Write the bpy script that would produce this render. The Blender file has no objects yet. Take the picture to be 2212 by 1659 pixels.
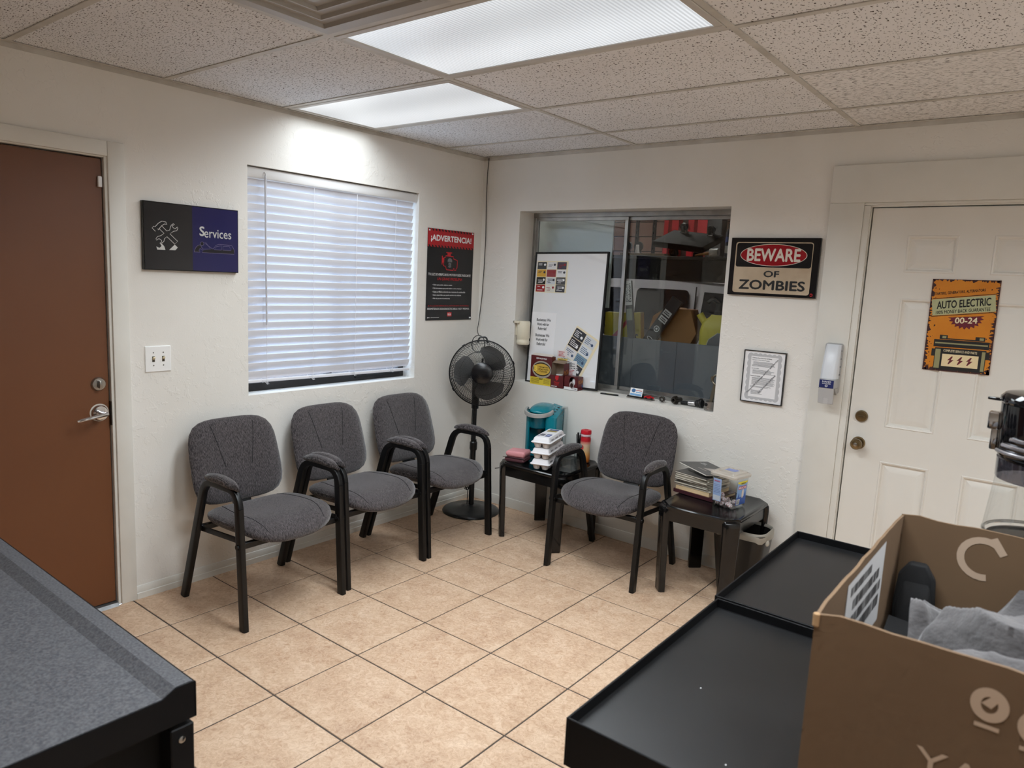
import bpy, bmesh, math, random
from mathutils import Vector, Matrix
random.seed(7)
SC = bpy.context.scene
COL = SC.collection
PI = math.pi

# ------------------------------------------------------------------ camera
YAW, PITCH, ROLL = 0.6638, -0.1462, 0.0480
FPX = 1557.4
CAM_POS = Vector((3.378, -3.8903, 1.6037))
fw = Vector((-math.sin(YAW) * math.cos(PITCH), math.cos(YAW) * math.cos(PITCH), math.sin(PITCH)))
rt0 = fw.cross(Vector((0, 0, 1))).normalized()
up0 = rt0.cross(fw)
rt = rt0 * math.cos(ROLL) + up0 * math.sin(ROLL)
up = -rt0 * math.sin(ROLL) + up0 * math.cos(ROLL)
cam_data = bpy.data.cameras.new('camera')
cam = bpy.data.objects.new('camera', cam_data)
COL.objects.link(cam)
cam.matrix_world = Matrix(((rt.x, up.x, -fw.x, CAM_POS.x), (rt.y, up.y, -fw.y, CAM_POS.y),
                           (rt.z, up.z, -fw.z, CAM_POS.z), (0, 0, 0, 1)))
cam_data.sensor_fit = 'HORIZONTAL'
cam_data.sensor_width = 36.0
cam_data.lens = FPX / 2212.0 * 36.0
cam_data.clip_start = 0.02
cam_data.dof.use_dof = True
cam_data.dof.focus_distance = 3.9
cam_data.dof.aperture_fstop = 7.0
SC.camera = cam

# ------------------------------------------------------------------ world, light, exposure
w = bpy.data.worlds.new('world')
SC.world = w
w.use_nodes = True
bg = w.node_tree.nodes['Background']
bg.inputs[0].default_value = (0.62, 0.76, 1.0, 1)
bg.inputs[1].default_value = 1.7
TROFFER = 0.25         # luminance of the prismatic lenses seen from the side
TROFFER_W = 10.0        # light they throw down into the room, within the lens's cut-off angle
TROFFER_SPREAD = math.radians(156)
SHOP_FILL = 4.2        # radiance of the unseen tube lamp added to light the workshop
vs = SC.view_settings
vs.view_transform = 'Standard'
vs.look = 'None'
vs.exposure = 1.58
vs.gamma = 1.0
vs.use_curve_mapping = False
cy = SC.cycles
cy.use_denoising = True
cy.max_bounces = 8
cy.diffuse_bounces = 6
cy.glossy_bounces = 3
cy.transparent_max_bounces = 16
cy.transmission_bounces = 5
cy.use_adaptive_sampling = True
cy.adaptive_threshold = 0.04
cy.use_light_tree = False
cy.adaptive_min_samples = 12
cy.caustics_reflective = False
cy.caustics_refractive = False
cy.sample_clamp_indirect = 6.0

# ------------------------------------------------------------------ materials
def lin(c):
    c = c / 255.0
    return c / 12.92 if c <= 0.04045 else ((c + 0.055) / 1.055) ** 2.4
def rgb(r, g, b): return (lin(r), lin(g), lin(b), 1.0)
MATS = {}
def nn(nt, t, **kw):
    n = nt.nodes.new(t)
    for k, v in kw.items(): setattr(n, k, v)
    return n
def mat(name, col, rough=0.5, metal=0.0, spec=0.5, bump=None, mottle=None, trans=0.0, emit=None, coat=0.0, sheen=0.0, alpha=1.0):
    """bump=(scale, strength, distance)  mottle=(scale, col2, amount)"""
    if name in MATS: return MATS[name]
    m = bpy.data.materials.new(name); m.use_nodes = True
    nt = m.node_tree; b = nt.nodes['Principled BSDF']
    b.inputs['Base Color'].default_value = col
    b.inputs['Roughness'].default_value = rough
    b.inputs['Metallic'].default_value = metal
    b.inputs['Specular IOR Level'].default_value = spec
    b.inputs['Coat Weight'].default_value = coat
    b.inputs['Transmission Weight'].default_value = trans
    b.inputs['Alpha'].default_value = alpha
    if sheen: b.inputs['Sheen Weight'].default_value = sheen
    if emit:
        b.inputs['Emission Color'].default_value = emit[0]; b.inputs['Emission Strength'].default_value = emit[1]
    if bump or mottle: tc = nn(nt, 'ShaderNodeTexCoord')
    if mottle:
        n = nn(nt, 'ShaderNodeTexNoise'); n.inputs['Scale'].default_value = mottle[0]; n.inputs['Detail'].default_value = 6
        nt.links.new(tc.outputs['Object'], n.inputs['Vector'])
        mx = nn(nt, 'ShaderNodeMix', data_type='RGBA')
        mr = nn(nt, 'ShaderNodeMapRange'); mr.inputs['From Min'].default_value = 0.35; mr.inputs['From Max'].default_value = 0.7
        mr.inputs['To Max'].default_value = mottle[2]
        nt.links.new(n.outputs['Fac'], mr.inputs['Value']); nt.links.new(mr.outputs['Result'], mx.inputs[0])
        mx.inputs[6].default_value = col; mx.inputs[7].default_value = mottle[1]
        nt.links.new(mx.outputs[2], b.inputs['Base Color'])
    if bump:
        n = nn(nt, 'ShaderNodeTexNoise'); n.inputs['Scale'].default_value = bump[0]; n.inputs['Detail'].default_value = 4
        nt.links.new(tc.outputs['Object'], n.inputs['Vector'])
        bp = nn(nt, 'ShaderNodeBump'); bp.inputs['Strength'].default_value = bump[1]; bp.inputs['Distance'].default_value = bump[2]
        nt.links.new(n.outputs['Fac'], bp.inputs['Height']); nt.links.new(bp.outputs['Normal'], b.inputs['Normal'])
    MATS[name] = m
    return m
def paint(r, g, b, rough=0.55, name=None, **kw):
    return mat(name or 'paint_%d_%d_%d_%d' % (r, g, b, rough * 100), rgb(r, g, b), rough, **kw)

def wall_mat(name, col, ridge=1.0):
    m = bpy.data.materials.new(name); m.use_nodes = True
    nt = m.node_tree; b = nt.nodes['Principled BSDF']; L = nt.links.new
    b.inputs['Roughness'].default_value = 0.6; b.inputs['Specular IOR Level'].default_value = 0.3
    tc = nn(nt, 'ShaderNodeTexCoord')
    n1 = nn(nt, 'ShaderNodeTexNoise'); n1.inputs['Scale'].default_value = 20; n1.inputs['Detail'].default_value = 3; n1.inputs['Roughness'].default_value = 0.6
    n2 = nn(nt, 'ShaderNodeTexNoise'); n2.inputs['Scale'].default_value = 160; n2.inputs['Detail'].default_value = 3
    n3 = nn(nt, 'ShaderNodeTexNoise'); n3.inputs['Scale'].default_value = 1.1; n3.inputs['Detail'].default_value = 4
    n4 = nn(nt, 'ShaderNodeTexNoise'); n4.inputs['Scale'].default_value = 2.0; n4.inputs['Detail'].default_value = 2
    for n in (n1, n2, n3, n4): L(tc.outputs['Object'], n.inputs['Vector'])
    # knock-down plaster: raised flats with crisp edges, in patches
    mr = nn(nt, 'ShaderNodeMapRange'); mr.inputs['From Min'].default_value = 0.535; mr.inputs['From Max'].default_value = 0.585
    L(n1.outputs['Fac'], mr.inputs['Value'])
    pt = nn(nt, 'ShaderNodeMapRange'); pt.inputs['From Min'].default_value = 0.42; pt.inputs['From Max'].default_value = 0.62
    L(n4.outputs['Fac'], pt.inputs['Value'])
    mu = nn(nt, 'ShaderNodeMath', operation='MULTIPLY'); L(mr.outputs['Result'], mu.inputs[0]); L(pt.outputs['Result'], mu.inputs[1])
    ad = nn(nt, 'ShaderNodeMath', operation='MULTIPLY_ADD'); ad.inputs[1].default_value = 0.35
    L(n2.outputs['Fac'], ad.inputs[0]); L(mu.outputs[0], ad.inputs[2])
    bp = nn(nt, 'ShaderNodeBump'); bp.inputs['Strength'].default_value = 0.38 * ridge; bp.inputs['Distance'].default_value = 0.0022
    L(ad.outputs[0], bp.inputs['Height']); L(bp.outputs['Normal'], b.inputs['Normal'])
    mx = nn(nt, 'ShaderNodeMix', data_type='RGBA'); mx.inputs[6].default_value = col
    mx.inputs[7].default_value = (col[0] * 0.9, col[1] * 0.89, col[2] * 0.86, 1)
    m3 = nn(nt, 'ShaderNodeMapRange'); m3.inputs['From Min'].default_value = 0.45; m3.inputs['From Max'].default_value = 0.75
    L(n3.outputs['Fac'], m3.inputs['Value']); L(m3.outputs['Result'], mx.inputs[0]); L(mx.outputs[2], b.inputs['Base Color'])
    MATS[name] = m
    return m

def floor_tile_mat():
    m = bpy.data.materials.new('floor_tile'); m.use_nodes = True
    nt = m.node_tree; b = nt.nodes['Principled BSDF']; L = nt.links.new
    b.inputs['Specular IOR Level'].default_value = 0.4
    tc = nn(nt, 'ShaderNodeTexCoord'); oi = nn(nt, 'ShaderNodeObjectInfo')
    ad = nn(nt, 'ShaderNodeVectorMath', operation='ADD'); sc_ = nn(nt, 'ShaderNodeVectorMath', operation='SCALE')
    cmb = nn(nt, 'ShaderNodeCombineXYZ')
    for i in range(3): L(oi.outputs['Random'], cmb.inputs[i])
    L(cmb.outputs[0], sc_.inputs[0]); sc_.inputs['Scale'].default_value = 37.0
    L(tc.outputs['Object'], ad.inputs[0]); L(sc_.outputs[0], ad.inputs[1])
    n1 = nn(nt, 'ShaderNodeTexNoise'); n1.inputs['Scale'].default_value = 9; n1.inputs['Detail'].default_value = 8; n1.inputs['Roughness'].default_value = 0.72; n1.inputs['Distortion'].default_value = 0.6
    n2 = nn(nt, 'ShaderNodeTexNoise'); n2.inputs['Scale'].default_value = 42; n2.inputs['Detail'].default_value = 8; n2.inputs['Roughness'].default_value = 0.75; n2.inputs['Distortion'].default_value = 1.4
    L(ad.outputs[0], n1.inputs['Vector']); L(ad.outputs[0], n2.inputs['Vector'])
    r1 = nn(nt, 'ShaderNodeValToRGB'); e = r1.color_ramp.elements
    e[0].position = 0.30; e[0].color = rgb(178, 137, 108); e[1].position = 0.68; e[1].color = rgb(218, 186, 158)
    k = r1.color_ramp.elements.new(0.5); k.color = rgb(202, 165, 134)
    L(n1.outputs['Fac'], r1.inputs['Fac'])
    r2 = nn(nt, 'ShaderNodeValToRGB'); e = r2.color_ramp.elements
    e[0].position = 0.36; e[0].color = rgb(150, 118, 92); e[1].position = 0.58; e[1].color = rgb(240, 222, 196)
    L(n2.outputs['Fac'], r2.inputs['Fac'])
    mx = nn(nt, 'ShaderNodeMix', data_type='RGBA'); mx.inputs[0].default_value = 0.30
    L(r1.outputs[0], mx.inputs[6]); L(r2.outputs[0], mx.inputs[7]); L(mx.outputs[2], b.inputs['Base Color'])
    mr = nn(nt, 'ShaderNodeMapRange'); mr.inputs['To Min'].default_value = 0.34; mr.inputs['To Max'].default_value = 0.55
    L(n1.outputs['Fac'], mr.inputs['Value']); L(mr.outputs['Result'], b.inputs['Roughness'])
    bp = nn(nt, 'ShaderNodeBump'); bp.inputs['Strength'].default_value = 0.15; bp.inputs['Distance'].default_value = 0.0015
    L(n2.outputs['Fac'], bp.inputs['Height']); L(bp.outputs['Normal'], b.inputs['Normal'])
    MATS['floor_tile'] = m
    return m

def ceiling_tile_mat(name, stretch, thr, col):
    m = bpy.data.materials.new(name); m.use_nodes = True
    nt = m.node_tree; b = nt.nodes['Principled BSDF']; L = nt.links.new
    b.inputs['Roughness'].default_value = 0.95; b.inputs['Specular IOR Level'].default_value = 0.1
    tc = nn(nt, 'ShaderNodeTexCoord'); oi = nn(nt, 'ShaderNodeObjectInfo')
    mp = nn(nt, 'ShaderNodeMapping'); mp.inputs['Scale'].default_value = stretch
    cmb = nn(nt, 'ShaderNodeCombineXYZ'); L(oi.outputs['Random'], cmb.inputs[0]); L(oi.outputs['Random'], cmb.inputs[1])
    sc_ = nn(nt, 'ShaderNodeVectorMath', operation='SCALE'); sc_.inputs['Scale'].default_value = 91.0; L(cmb.outputs[0], sc_.inputs[0])
    L(tc.outputs['Object'], mp.inputs['Vector']); L(sc_.outputs[0], mp.inputs['Location'])
    n1 = nn(nt, 'ShaderNodeTexNoise'); n1.inputs['Scale'].default_value = 1.0; n1.inputs['Detail'].default_value = 1.2; n1.inputs['Distortion'].default_value = 0.5
    L(mp.outputs[0], n1.inputs['Vector'])
    mr = nn(nt, 'ShaderNodeMapRange'); mr.inputs['From Min'].default_value = thr; mr.inputs['From Max'].default_value = thr + 0.045
    L(n1.outputs['Fac'], mr.inputs['Value'])
    n2 = nn(nt, 'ShaderNodeTexNoise'); n2.inputs['Scale'].default_value = 420; L(tc.outputs['Object'], n2.inputs['Vector'])
    n3 = nn(nt, 'ShaderNodeTexNoise'); n3.inputs['Scale'].default_value = 3; n3.inputs['Detail'].default_value = 5; L(tc.outputs['Object'], n3.inputs['Vector'])
    mx0 = nn(nt, 'ShaderNodeMix', data_type='RGBA'); mx0.inputs[6].default_value = col; mx0.inputs[7].default_value = (col[0] * .86, col[1] * .845, col[2] * .83, 1)
    L(n3.outputs['Fac'], mx0.inputs[0])
    mx = nn(nt, 'ShaderNodeMix', data_type='RGBA'); L(mx0.outputs[2], mx.inputs[6]); mx.inputs[7].default_value = rgb(72, 62, 56)
    L(mr.outputs['Result'], mx.inputs[0]); L(mx.outputs[2], b.inputs['Base Color'])
    sb = nn(nt, 'ShaderNodeMath', operation='MULTIPLY_ADD'); sb.inputs[1].default_value = -1.0
    m5 = nn(nt, 'ShaderNodeMath', operation='MULTIPLY'); m5.inputs[1].default_value = 0.35; L(n2.outputs['Fac'], m5.inputs[0])
    L(mr.outputs['Result'], sb.inputs[0]); L(m5.outputs[0], sb.inputs[2])
    bp = nn(nt, 'ShaderNodeBump'); bp.inputs['Strength'].default_value = 0.6; bp.inputs['Distance'].default_value = 0.003
    L(sb.outputs[0], bp.inputs['Height']); L(bp.outputs['Normal'], b.inputs['Normal'])
    MATS[name] = m
    return m

def glass_mat(name, tint=(1, 1, 1, 1), ior=1.5, rough=0.0, amount=1.0):
    """thin sheet: clear transmission, Fresnel mirror"""
    m = bpy.data.materials.new(name); m.use_nodes = True
    nt = m.node_tree; L = nt.links.new
    nt.nodes.remove(nt.nodes['Principled BSDF']); out = nt.nodes['Material Output']
    t = nn(nt, 'ShaderNodeBsdfTransparent'); t.inputs[0].default_value = tint
    g = nn(nt, 'ShaderNodeBsdfGlossy'); g.inputs['Roughness'].default_value = rough
    lw = nn(nt, 'ShaderNodeLayerWeight'); lw.inputs['Blend'].default_value = 0.5
    pw = nn(nt, 'ShaderNodeMath', operation='POWER'); pw.inputs[1].default_value = 5.0; L(lw.outputs['Facing'], pw.inputs[0])
    f0 = ((ior - 1) / (ior + 1)) ** 2
    f = nn(nt, 'ShaderNodeMath', operation='MULTIPLY_ADD'); f.inputs[1].default_value = 1 - f0; f.inputs[2].default_value = f0; L(pw.outputs[0], f.inputs[0])
    mu = nn(nt, 'ShaderNodeMath', operation='MULTIPLY', use_clamp=True); mu.inputs[1].default_value = amount; L(f.outputs[0], mu.inputs[0])
    mx = nn(nt, 'ShaderNodeMixShader'); L(mu.outputs[0], mx.inputs[0]); L(t.outputs[0], mx.inputs[1]); L(g.outputs[0], mx.inputs[2])
    L(mx.outputs[0], out.inputs[0])
    MATS[name] = m
    return m

def fabric_mat():
    m = bpy.data.materials.new('grey_corduroy'); m.use_nodes = True
    nt = m.node_tree; b = nt.nodes['Principled BSDF']; L = nt.links.new
    b.inputs['Roughness'].default_value = 0.95; b.inputs['Specular IOR Level'].default_value = 0.15
    b.inputs['Sheen Weight'].default_value = 0.35; b.inputs['Sheen Roughness'].default_value = 0.4
    tc = nn(nt, 'ShaderNodeTexCoord')
    wv = nn(nt, 'ShaderNodeTexWave', wave_type='BANDS', bands_direction='Y'); wv.inputs['Scale'].default_value = 95; wv.inputs['Distortion'].default_value = 0.8
    wv.inputs['Detail'].default_value = 1; wv.inputs['Detail Scale'].default_value = 0.6
    L(tc.outputs['Object'], wv.inputs['Vector'])
    mp = nn(nt, 'ShaderNodeMapping'); mp.inputs['Scale'].default_value = (90, 520, 90); L(tc.outputs['Object'], mp.inputs['Vector'])
    n1 = nn(nt, 'ShaderNodeTexNoise'); n1.inputs['Scale'].default_value = 1.0; n1.inputs['Detail'].default_value = 2; L(mp.outputs[0], n1.inputs['Vector'])
    r1 = nn(nt, 'ShaderNodeValToRGB'); e = r1.color_ramp.elements
    e[0].position = 0.36; e[0].color = rgb(50, 46, 47); e[1].position = 0.64; e[1].color = rgb(110, 103, 104)
    L(n1.outputs['Fac'], r1.inputs['Fac'])
    mx = nn(nt, 'ShaderNodeMix', data_type='RGBA', blend_type='MULTIPLY'); mx.inputs[0].default_value = 0.45
    L(r1.outputs[0], mx.inputs[6]); L(wv.outputs['Color'], mx.inputs[7]); L(mx.outputs[2], b.inputs['Base Color'])
    bp = nn(nt, 'ShaderNodeBump'); bp.inputs['Strength'].default_value = 0.6; bp.inputs['Distance'].default_value = 0.0015
    L(wv.outputs['Fac'], bp.inputs['Height']); L(bp.outputs['Normal'], b.inputs['Normal'])
    MATS['grey_corduroy'] = m
    return m

def lens_mat(name, strength):
    """prismatic troffer lens lit from behind by tubes: ribbed, brighter over the tubes"""
    m = bpy.data.materials.new(name); m.use_nodes = True
    nt = m.node_tree; b = nt.nodes['Principled BSDF']; L = nt.links.new
    b.inputs['Base Color'].default_value = rgb(70, 72, 74); b.inputs['Roughness'].default_value = 0.3
    tc = nn(nt, 'ShaderNodeTexCoord'); sx = nn(nt, 'ShaderNodeSeparateXYZ'); L(tc.outputs['Object'], sx.inputs[0])
    w1 = nn(nt, 'ShaderNodeTexWave', bands_direction='X'); w1.inputs['Scale'].default_value = 22; L(tc.outputs['Object'], w1.inputs['Vector'])
    w2 = nn(nt, 'ShaderNodeTexWave', bands_direction='Y'); w2.inputs['Scale'].default_value = 0.62; w2.inputs['Phase Offset'].default_value = 1.2; L(tc.outputs['Object'], w2.inputs['Vector'])
    a = nn(nt, 'ShaderNodeMapRange'); a.inputs['To Min'].default_value = 0.74; a.inputs['To Max'].default_value = 1.12; L(w1.outputs['Fac'], a.inputs['Value'])
    c = nn(nt, 'ShaderNodeMapRange'); c.inputs['To Min'].default_value = 0.86; c.inputs['To Max'].default_value = 1.12; L(w2.outputs['Fac'], c.inputs['Value'])
    mu = nn(nt, 'ShaderNodeMath', operation='MULTIPLY'); L(a.outputs[0], mu.inputs[0]); L(c.outputs[0], mu.inputs[1])
    m2 = nn(nt, 'ShaderNodeMath', operation='MULTIPLY'); m2.inputs[1].default_value = strength; L(mu.outputs[0], m2.inputs[0])
    b.inputs['Emission Color'].default_value = (0.94, 0.97, 1.0, 1); L(m2.outputs[0], b.inputs['Emission Strength'])
    MATS[name] = m
    return m

WALL = wall_mat('wall_paint', rgb(231, 228, 222))
WALL2 = wall_mat('garage_plaster', rgb(120, 112, 108), 0.4)
TRIM = mat('trim_paint', rgb(224, 222, 215), 0.45, bump=(60, 0.1, 0.002), mottle=(3, rgb(210, 206, 196), 0.6))
WHITE = mat('white_gloss', rgb(232, 232, 232), 0.35)
FTILE = floor_tile_mat()
GROUT = mat('grout', rgb(82, 72, 64), 0.9)
CT_A = ceiling_tile_mat('ceiling_tile_fissured', (75, 230, 60), 0.61, rgb(240, 241, 243))
CT_B = ceiling_tile_mat('ceiling_tile_pitted', (130, 90, 100), 0.625, rgb(242, 242, 243))
CT_C = ceiling_tile_mat('ceiling_tile_lined', (45, 240, 60), 0.60, rgb(242, 241, 240))
TBAR = mat('grid_bar', rgb(206, 202, 194), 0.5, mottle=(8, rgb(170, 164, 154), 0.7))
FABRIC = fabric_mat()
SEAM = paint(30, 28, 30, 0.9)
BLKMETAL = mat('black_enamel', rgb(11, 11, 12), 0.42, spec=0.4)
BLKPLASTIC = mat('gloss_black_plastic', rgb(9, 9, 10), 0.16, spec=0.5, mottle=(6, rgb(30, 29, 29), 0.7))
BLKMATTE = mat('black_matte', rgb(20, 20, 21), 0.7)
CHROME = mat('chrome', rgb(215, 215, 218), 0.12, 1.0)
STEEL = mat('brushed_nickel', rgb(168, 165, 160), 0.28, 1.0)
BRASS = mat('antique_brass', rgb(140, 122, 92), 0.3, 1.0)
ALU = mat('aluminium', rgb(176, 176, 174), 0.35, 1.0, mottle=(12, rgb(140, 140, 138), 0.6))
GLASS = glass_mat('window_glass', (0.92, 0.95, 0.95, 1), 1.55)
CLEAR2 = glass_mat('jar_plastic', (0.93, 0.94, 0.94, 1), 1.3, 0.03, 0.6)
CLEAR = glass_mat('clear_plastic', (0.93, 0.94, 0.94, 1), 1.35, 0.03, 1.4)
GLASSY = glass_mat('gloss_cover', (1, 1, 1, 1), 1.5)

# ------------------------------------------------------------------ mesh helpers
class MB:
    def __init__(self): self.v = []; self.f = []
    def add(self, vs, fs):
        o = len(self.v); self.v += [tuple(p) for p in vs]; self.f += [tuple(i + o for i in f) for f in fs]; return self
    def box(self, x0, x1, y0, y1, z0, z1):
        return self.add([(x0, y0, z0), (x1, y0, z0), (x1, y1, z0), (x0, y1, z0), (x0, y0, z1), (x1, y0, z1), (x1, y1, z1), (x0, y1, z1)],
                        [(0, 3, 2, 1), (4, 5, 6, 7), (0, 1, 5, 4), (1, 2, 6, 5), (2, 3, 7, 6), (3, 0, 4, 7)])
    def prism(self, poly, a, b, axis='z', poly2=None):
        """polygon extruded along an axis: z -> (x,y), y -> (x,z), x -> (y,z)"""
        def P(p, t): return {'z': (p[0], p[1], t), 'y': (p[0], t, p[1]), 'x': (t, p[0], p[1])}[axis]
        q = poly2 or poly; n = len(poly)
        vs = [P(p, a) for p in poly] + [P(p, b) for p in q]
        fs = [tuple(range(n)), tuple(range(2 * n - 1, n - 1, -1))] + [(i, i + n, (i + 1) % n + n, (i + 1) % n) for i in range(n)]
        return self.add(vs, fs)
    def loft(self, rings, caps=True, closed=False):
        n = len(rings[0]); vs = [p for r in rings for p in r]; fs = []
        m = len(rings)
        for k in range(m if closed else m - 1):
            k2 = (k + 1) % m
            for i in range(n):
                j = (i + 1) % n
                fs.append((k * n + i, k * n + j, k2 * n + j, k2 * n + i))
        if caps and not closed:
            fs.append(tuple(range(n - 1, -1, -1))); fs.append(tuple(range((m - 1) * n, m * n)))
        return self.add(vs, fs)
    def lathe(self, prof, c=(0, 0, 0), n=24, axis=(0, 0, 1), caps=True):
        """profile of (radius, height) about an axis through c"""
        ax = Vector(axis).normalized()
        e1 = ax.orthogonal().normalized() if abs(ax.z) < 0.999 else Vector((1, 0, 0)); e2 = ax.cross(e1)
        c = Vector(c)
        rings = [[c + ax * h + (e1 * math.cos(2 * PI * i / n) + e2 * math.sin(2 * PI * i / n)) * max(r, 1e-5) for i in range(n)] for r, h in prof]
        return self.loft(rings, caps)
    def cyl(self, p0, p1, r0, r1=None, n=14):
        p0 = Vector(p0); p1 = Vector(p1); r1 = r0 if r1 is None else r1
        return self.lathe([(r0, 0), (r1, (p1 - p0).length)], p0, n, (p1 - p0))
    def tube(self, path, r, n=8, closed=False, flat=None, upv=None):
        """round (or elliptical, flat=(a,b) with a along upv) sweep along a path"""
        P = [Vector(p) for p in path]; m = len(P); rings = []
        prev = None
        for k in range(m):
            if closed: t = P[(k + 1) % m] - P[k - 1]
            else: t = P[min(k + 1, m - 1)] - P[max(k - 1, 0)]
            t = t.normalized()
            if upv is not None:
                e1 = Vector(upv); e1 = (e1 - t * e1.dot(t)).normalized()
            elif prev is None: e1 = t.orthogonal().normalized()
            else: e1 = (prev - t * prev.dot(t)).normalized()
            prev = e1; e2 = t.cross(e1)
            rr = r[k] if isinstance(r, (list, tuple)) else r
            a, b = (flat[k] if isinstance(flat, list) else flat) if flat else (rr, rr)
            ring = []
            for i in range(n):
                ang = 2 * PI * (i + 0.5) / n; c_, s_ = math.cos(ang), math.sin(ang)
                if flat:
                    c_ = math.copysign(abs(c_) ** 0.36, c_); s_ = math.copysign(abs(s_) ** 0.36, s_)
                ring.append(P[k] + e1 * (a * c_) + e2 * (b * s_))
            rings.append(ring)
        return self.loft(rings, not closed, closed)
    def ribbon(self, pts, wd, y=0.0, closed=False):
        """flat stroke in the XZ plane"""
        n = len(pts); L_, R_ = [], []
        for k in range(n):
            a = pts[k - 1] if (closed or k > 0) else pts[k]; b = pts[(k + 1) % n] if (closed or k < n - 1) else pts[k]
            dx, dz = b[0] - a[0], b[1] - a[1]; d = math.hypot(dx, dz) or 1
            nx, nz = -dz / d * wd / 2, dx / d * wd / 2
            L_.append((pts[k][0] + nx, y, pts[k][1] + nz)); R_.append((pts[k][0] - nx, y, pts[k][1] - nz))
        fs = [(k, (k + 1) % n, n + (k + 1) % n, n + k) for k in range(n if closed else n - 1)]
        return self.add(L_ + R_, fs)
    def poly(self, pts, y=0.0):
        return self.add([(p[0], y, p[1]) for p in pts], [tuple(range(len(pts)))])
    def rect(self, x0, x1, z0, z1, y=0.0):
        return self.poly([(x0, z0), (x1, z0), (x1, z1), (x0, z1)], y)
    def xf(self, M):
        self.v = [tuple(M @ Vector(p)) for p in self.v]; return self
    def mesh(self, name, bevel=0, segs=2, smooth=35):
        me = bpy.data.meshes.new(name)
        me.from_pydata(self.v, [], self.f)
        bm = bmesh.new(); bm.from_mesh(me)
        bmesh.ops.recalc_face_normals(bm, faces=bm.faces)
        if bevel:
            ed = [e for e in bm.edges if len(e.link_faces) == 2 and e.calc_face_angle(0) > 0.5]
            bmesh.ops.bevel(bm, geom=ed, offset=bevel, segments=segs, profile=0.5, affect='EDGES', clamp_overlap=True)
        bm.to_mesh(me); bm.free()
        for p in me.polygons: p.use_smooth = True
        me.set_sharp_from_angle(angle=math.radians(smooth))
        return me
    def build(self, name, m, parent=None, bevel=0, segs=2, smooth=35, loc=None):
        me = self.mesh(name, bevel, segs, smooth)
        return link(name, me, m, parent, loc)
def link(name, me, m, parent=None, loc=None):
    if m is not None and not me.materials:
        me.materials.append(m if not isinstance(m, str) else MATS[m])
    o = bpy.data.objects.new(name, me); COL.objects.link(o)
    if parent is not None: o.parent = parent
    if loc is not None: o.location = loc
    return o
def tag(o, label, cat, group=None, kind=None):
    if label: o['label'] = label
    if cat: o['category'] = cat
    if group: o['group'] = group
    if kind: o['kind'] = kind
    return o
def thing(name, label, cat, loc=(0, 0, 0), rz=0.0, group=None, rot=None):
    o = bpy.data.objects.new(name, None); COL.objects.link(o)
    o.location = loc; o.rotation_euler = rot if rot else (0, 0, rz)
    o.empty_display_size = 0.1
    return tag(o, label, cat, group)
def struct(o): o['kind'] = 'structure'; return o
def copy_tree(o, parent=None):
    c = o.copy(); COL.objects.link(c); c.parent = parent
    for ch in o.children: copy_tree(ch, c)
    return c
def fillet(pts, r, n=6):
    """round the inner corners of an open polyline (2 or 3 dimensions)"""
    P = [Vector(p) for p in pts]; out = [P[0]]
    for k in range(1, len(P) - 1):
        a, b, c = P[k - 1], P[k], P[k + 1]
        rr = r[k - 1] if isinstance(r, (list, tuple)) else r
        d1 = (a - b).normalized(); d2 = (c - b).normalized()
        q = min(rr, (a - b).length * 0.49, (c - b).length * 0.49)
        p0 = b + d1 * q; p1 = b + d2 * q
        for i in range(n + 1):
            t = i / n
            out.append(p0 * (1 - t) ** 2 + b * 2 * t * (1 - t) + p1 * t * t)
    out.append(P[-1])
    return out
def rrect(x0, x1, z0, z1, r, n=5):
    out = []
    for cx, cz, a0 in ((x1 - r, z1 - r, 0), (x0 + r, z1 - r, 90), (x0 + r, z0 + r, 180), (x1 - r, z0 + r, 270)):
        for i in range(n + 1):
            a = math.radians(a0 + 90 * i / n); out.append((cx + r * math.cos(a), cz + r * math.sin(a)))
    return out
def ellipse(cx, cz, a, b, n=40): return [(cx + a * math.cos(2 * PI * i / n), cz + b * math.sin(2 * PI * i / n)) for i in range(n)]
_tc = {}
def txt(parent, s, cx, cz, wd, ht, m, y=-0.001, bold=0.0, shear=0.0, rot=0.0, name='lettering', plane=None):
    """lettering stretched to a wd x ht box centred at (cx, cz) in the XZ plane of its parent"""
    key = (s, bold, shear)
    if key not in _tc:
        cu = bpy.data.curves.new('t', 'FONT'); cu.body = s; cu.shear = shear; cu.resolution_u = 3
        ob = bpy.data.objects.new('t', cu)
        me = ob.to_mesh()
        _tc[key] = ([tuple(v.co) for v in me.vertices], [tuple(p.vertices) for p in me.polygons])
        ob.to_mesh_clear(); bpy.data.objects.remove(ob); bpy.data.curves.remove(cu)
    vs, fs = _tc[key]
    if bold:                       # heavier stroke: the same letters laid over themselves, slightly shifted
        n0 = len(vs); q = bold * .8; sh_ = ((0, 0), (q, 0), (-q, 0), (0, q), (0, -q))
        vs = [(v[0] + a, v[1] + b, .00008 * k_) for k_, (a, b) in enumerate(sh_) for v in vs]; fs = [tuple(i + k * n0 for i in f) for k in range(5) for f in fs]
    x0 = min(v[0] for v in vs); x1 = max(v[0] for v in vs); y0 = min(v[1] for v in vs); y1 = max(v[1] for v in vs)
    ca, sa = math.cos(rot), math.sin(rot); V = []
    for v in vs:
        a = ((v[0] - x0) / (x1 - x0) - .5) * wd; b = ((v[1] - y0) / (y1 - y0) - .5) * ht
        V.append((cx + a * ca - b * sa, y - v[2], cz + a * sa + b * ca))
    mb = MB(); mb.add(V, fs)
    if plane: mb.xf(plane)
    me = bpy.data.meshes.new(name); me.from_pydata(mb.v, [], mb.f)
    return link(name, me, m, parent)
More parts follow.
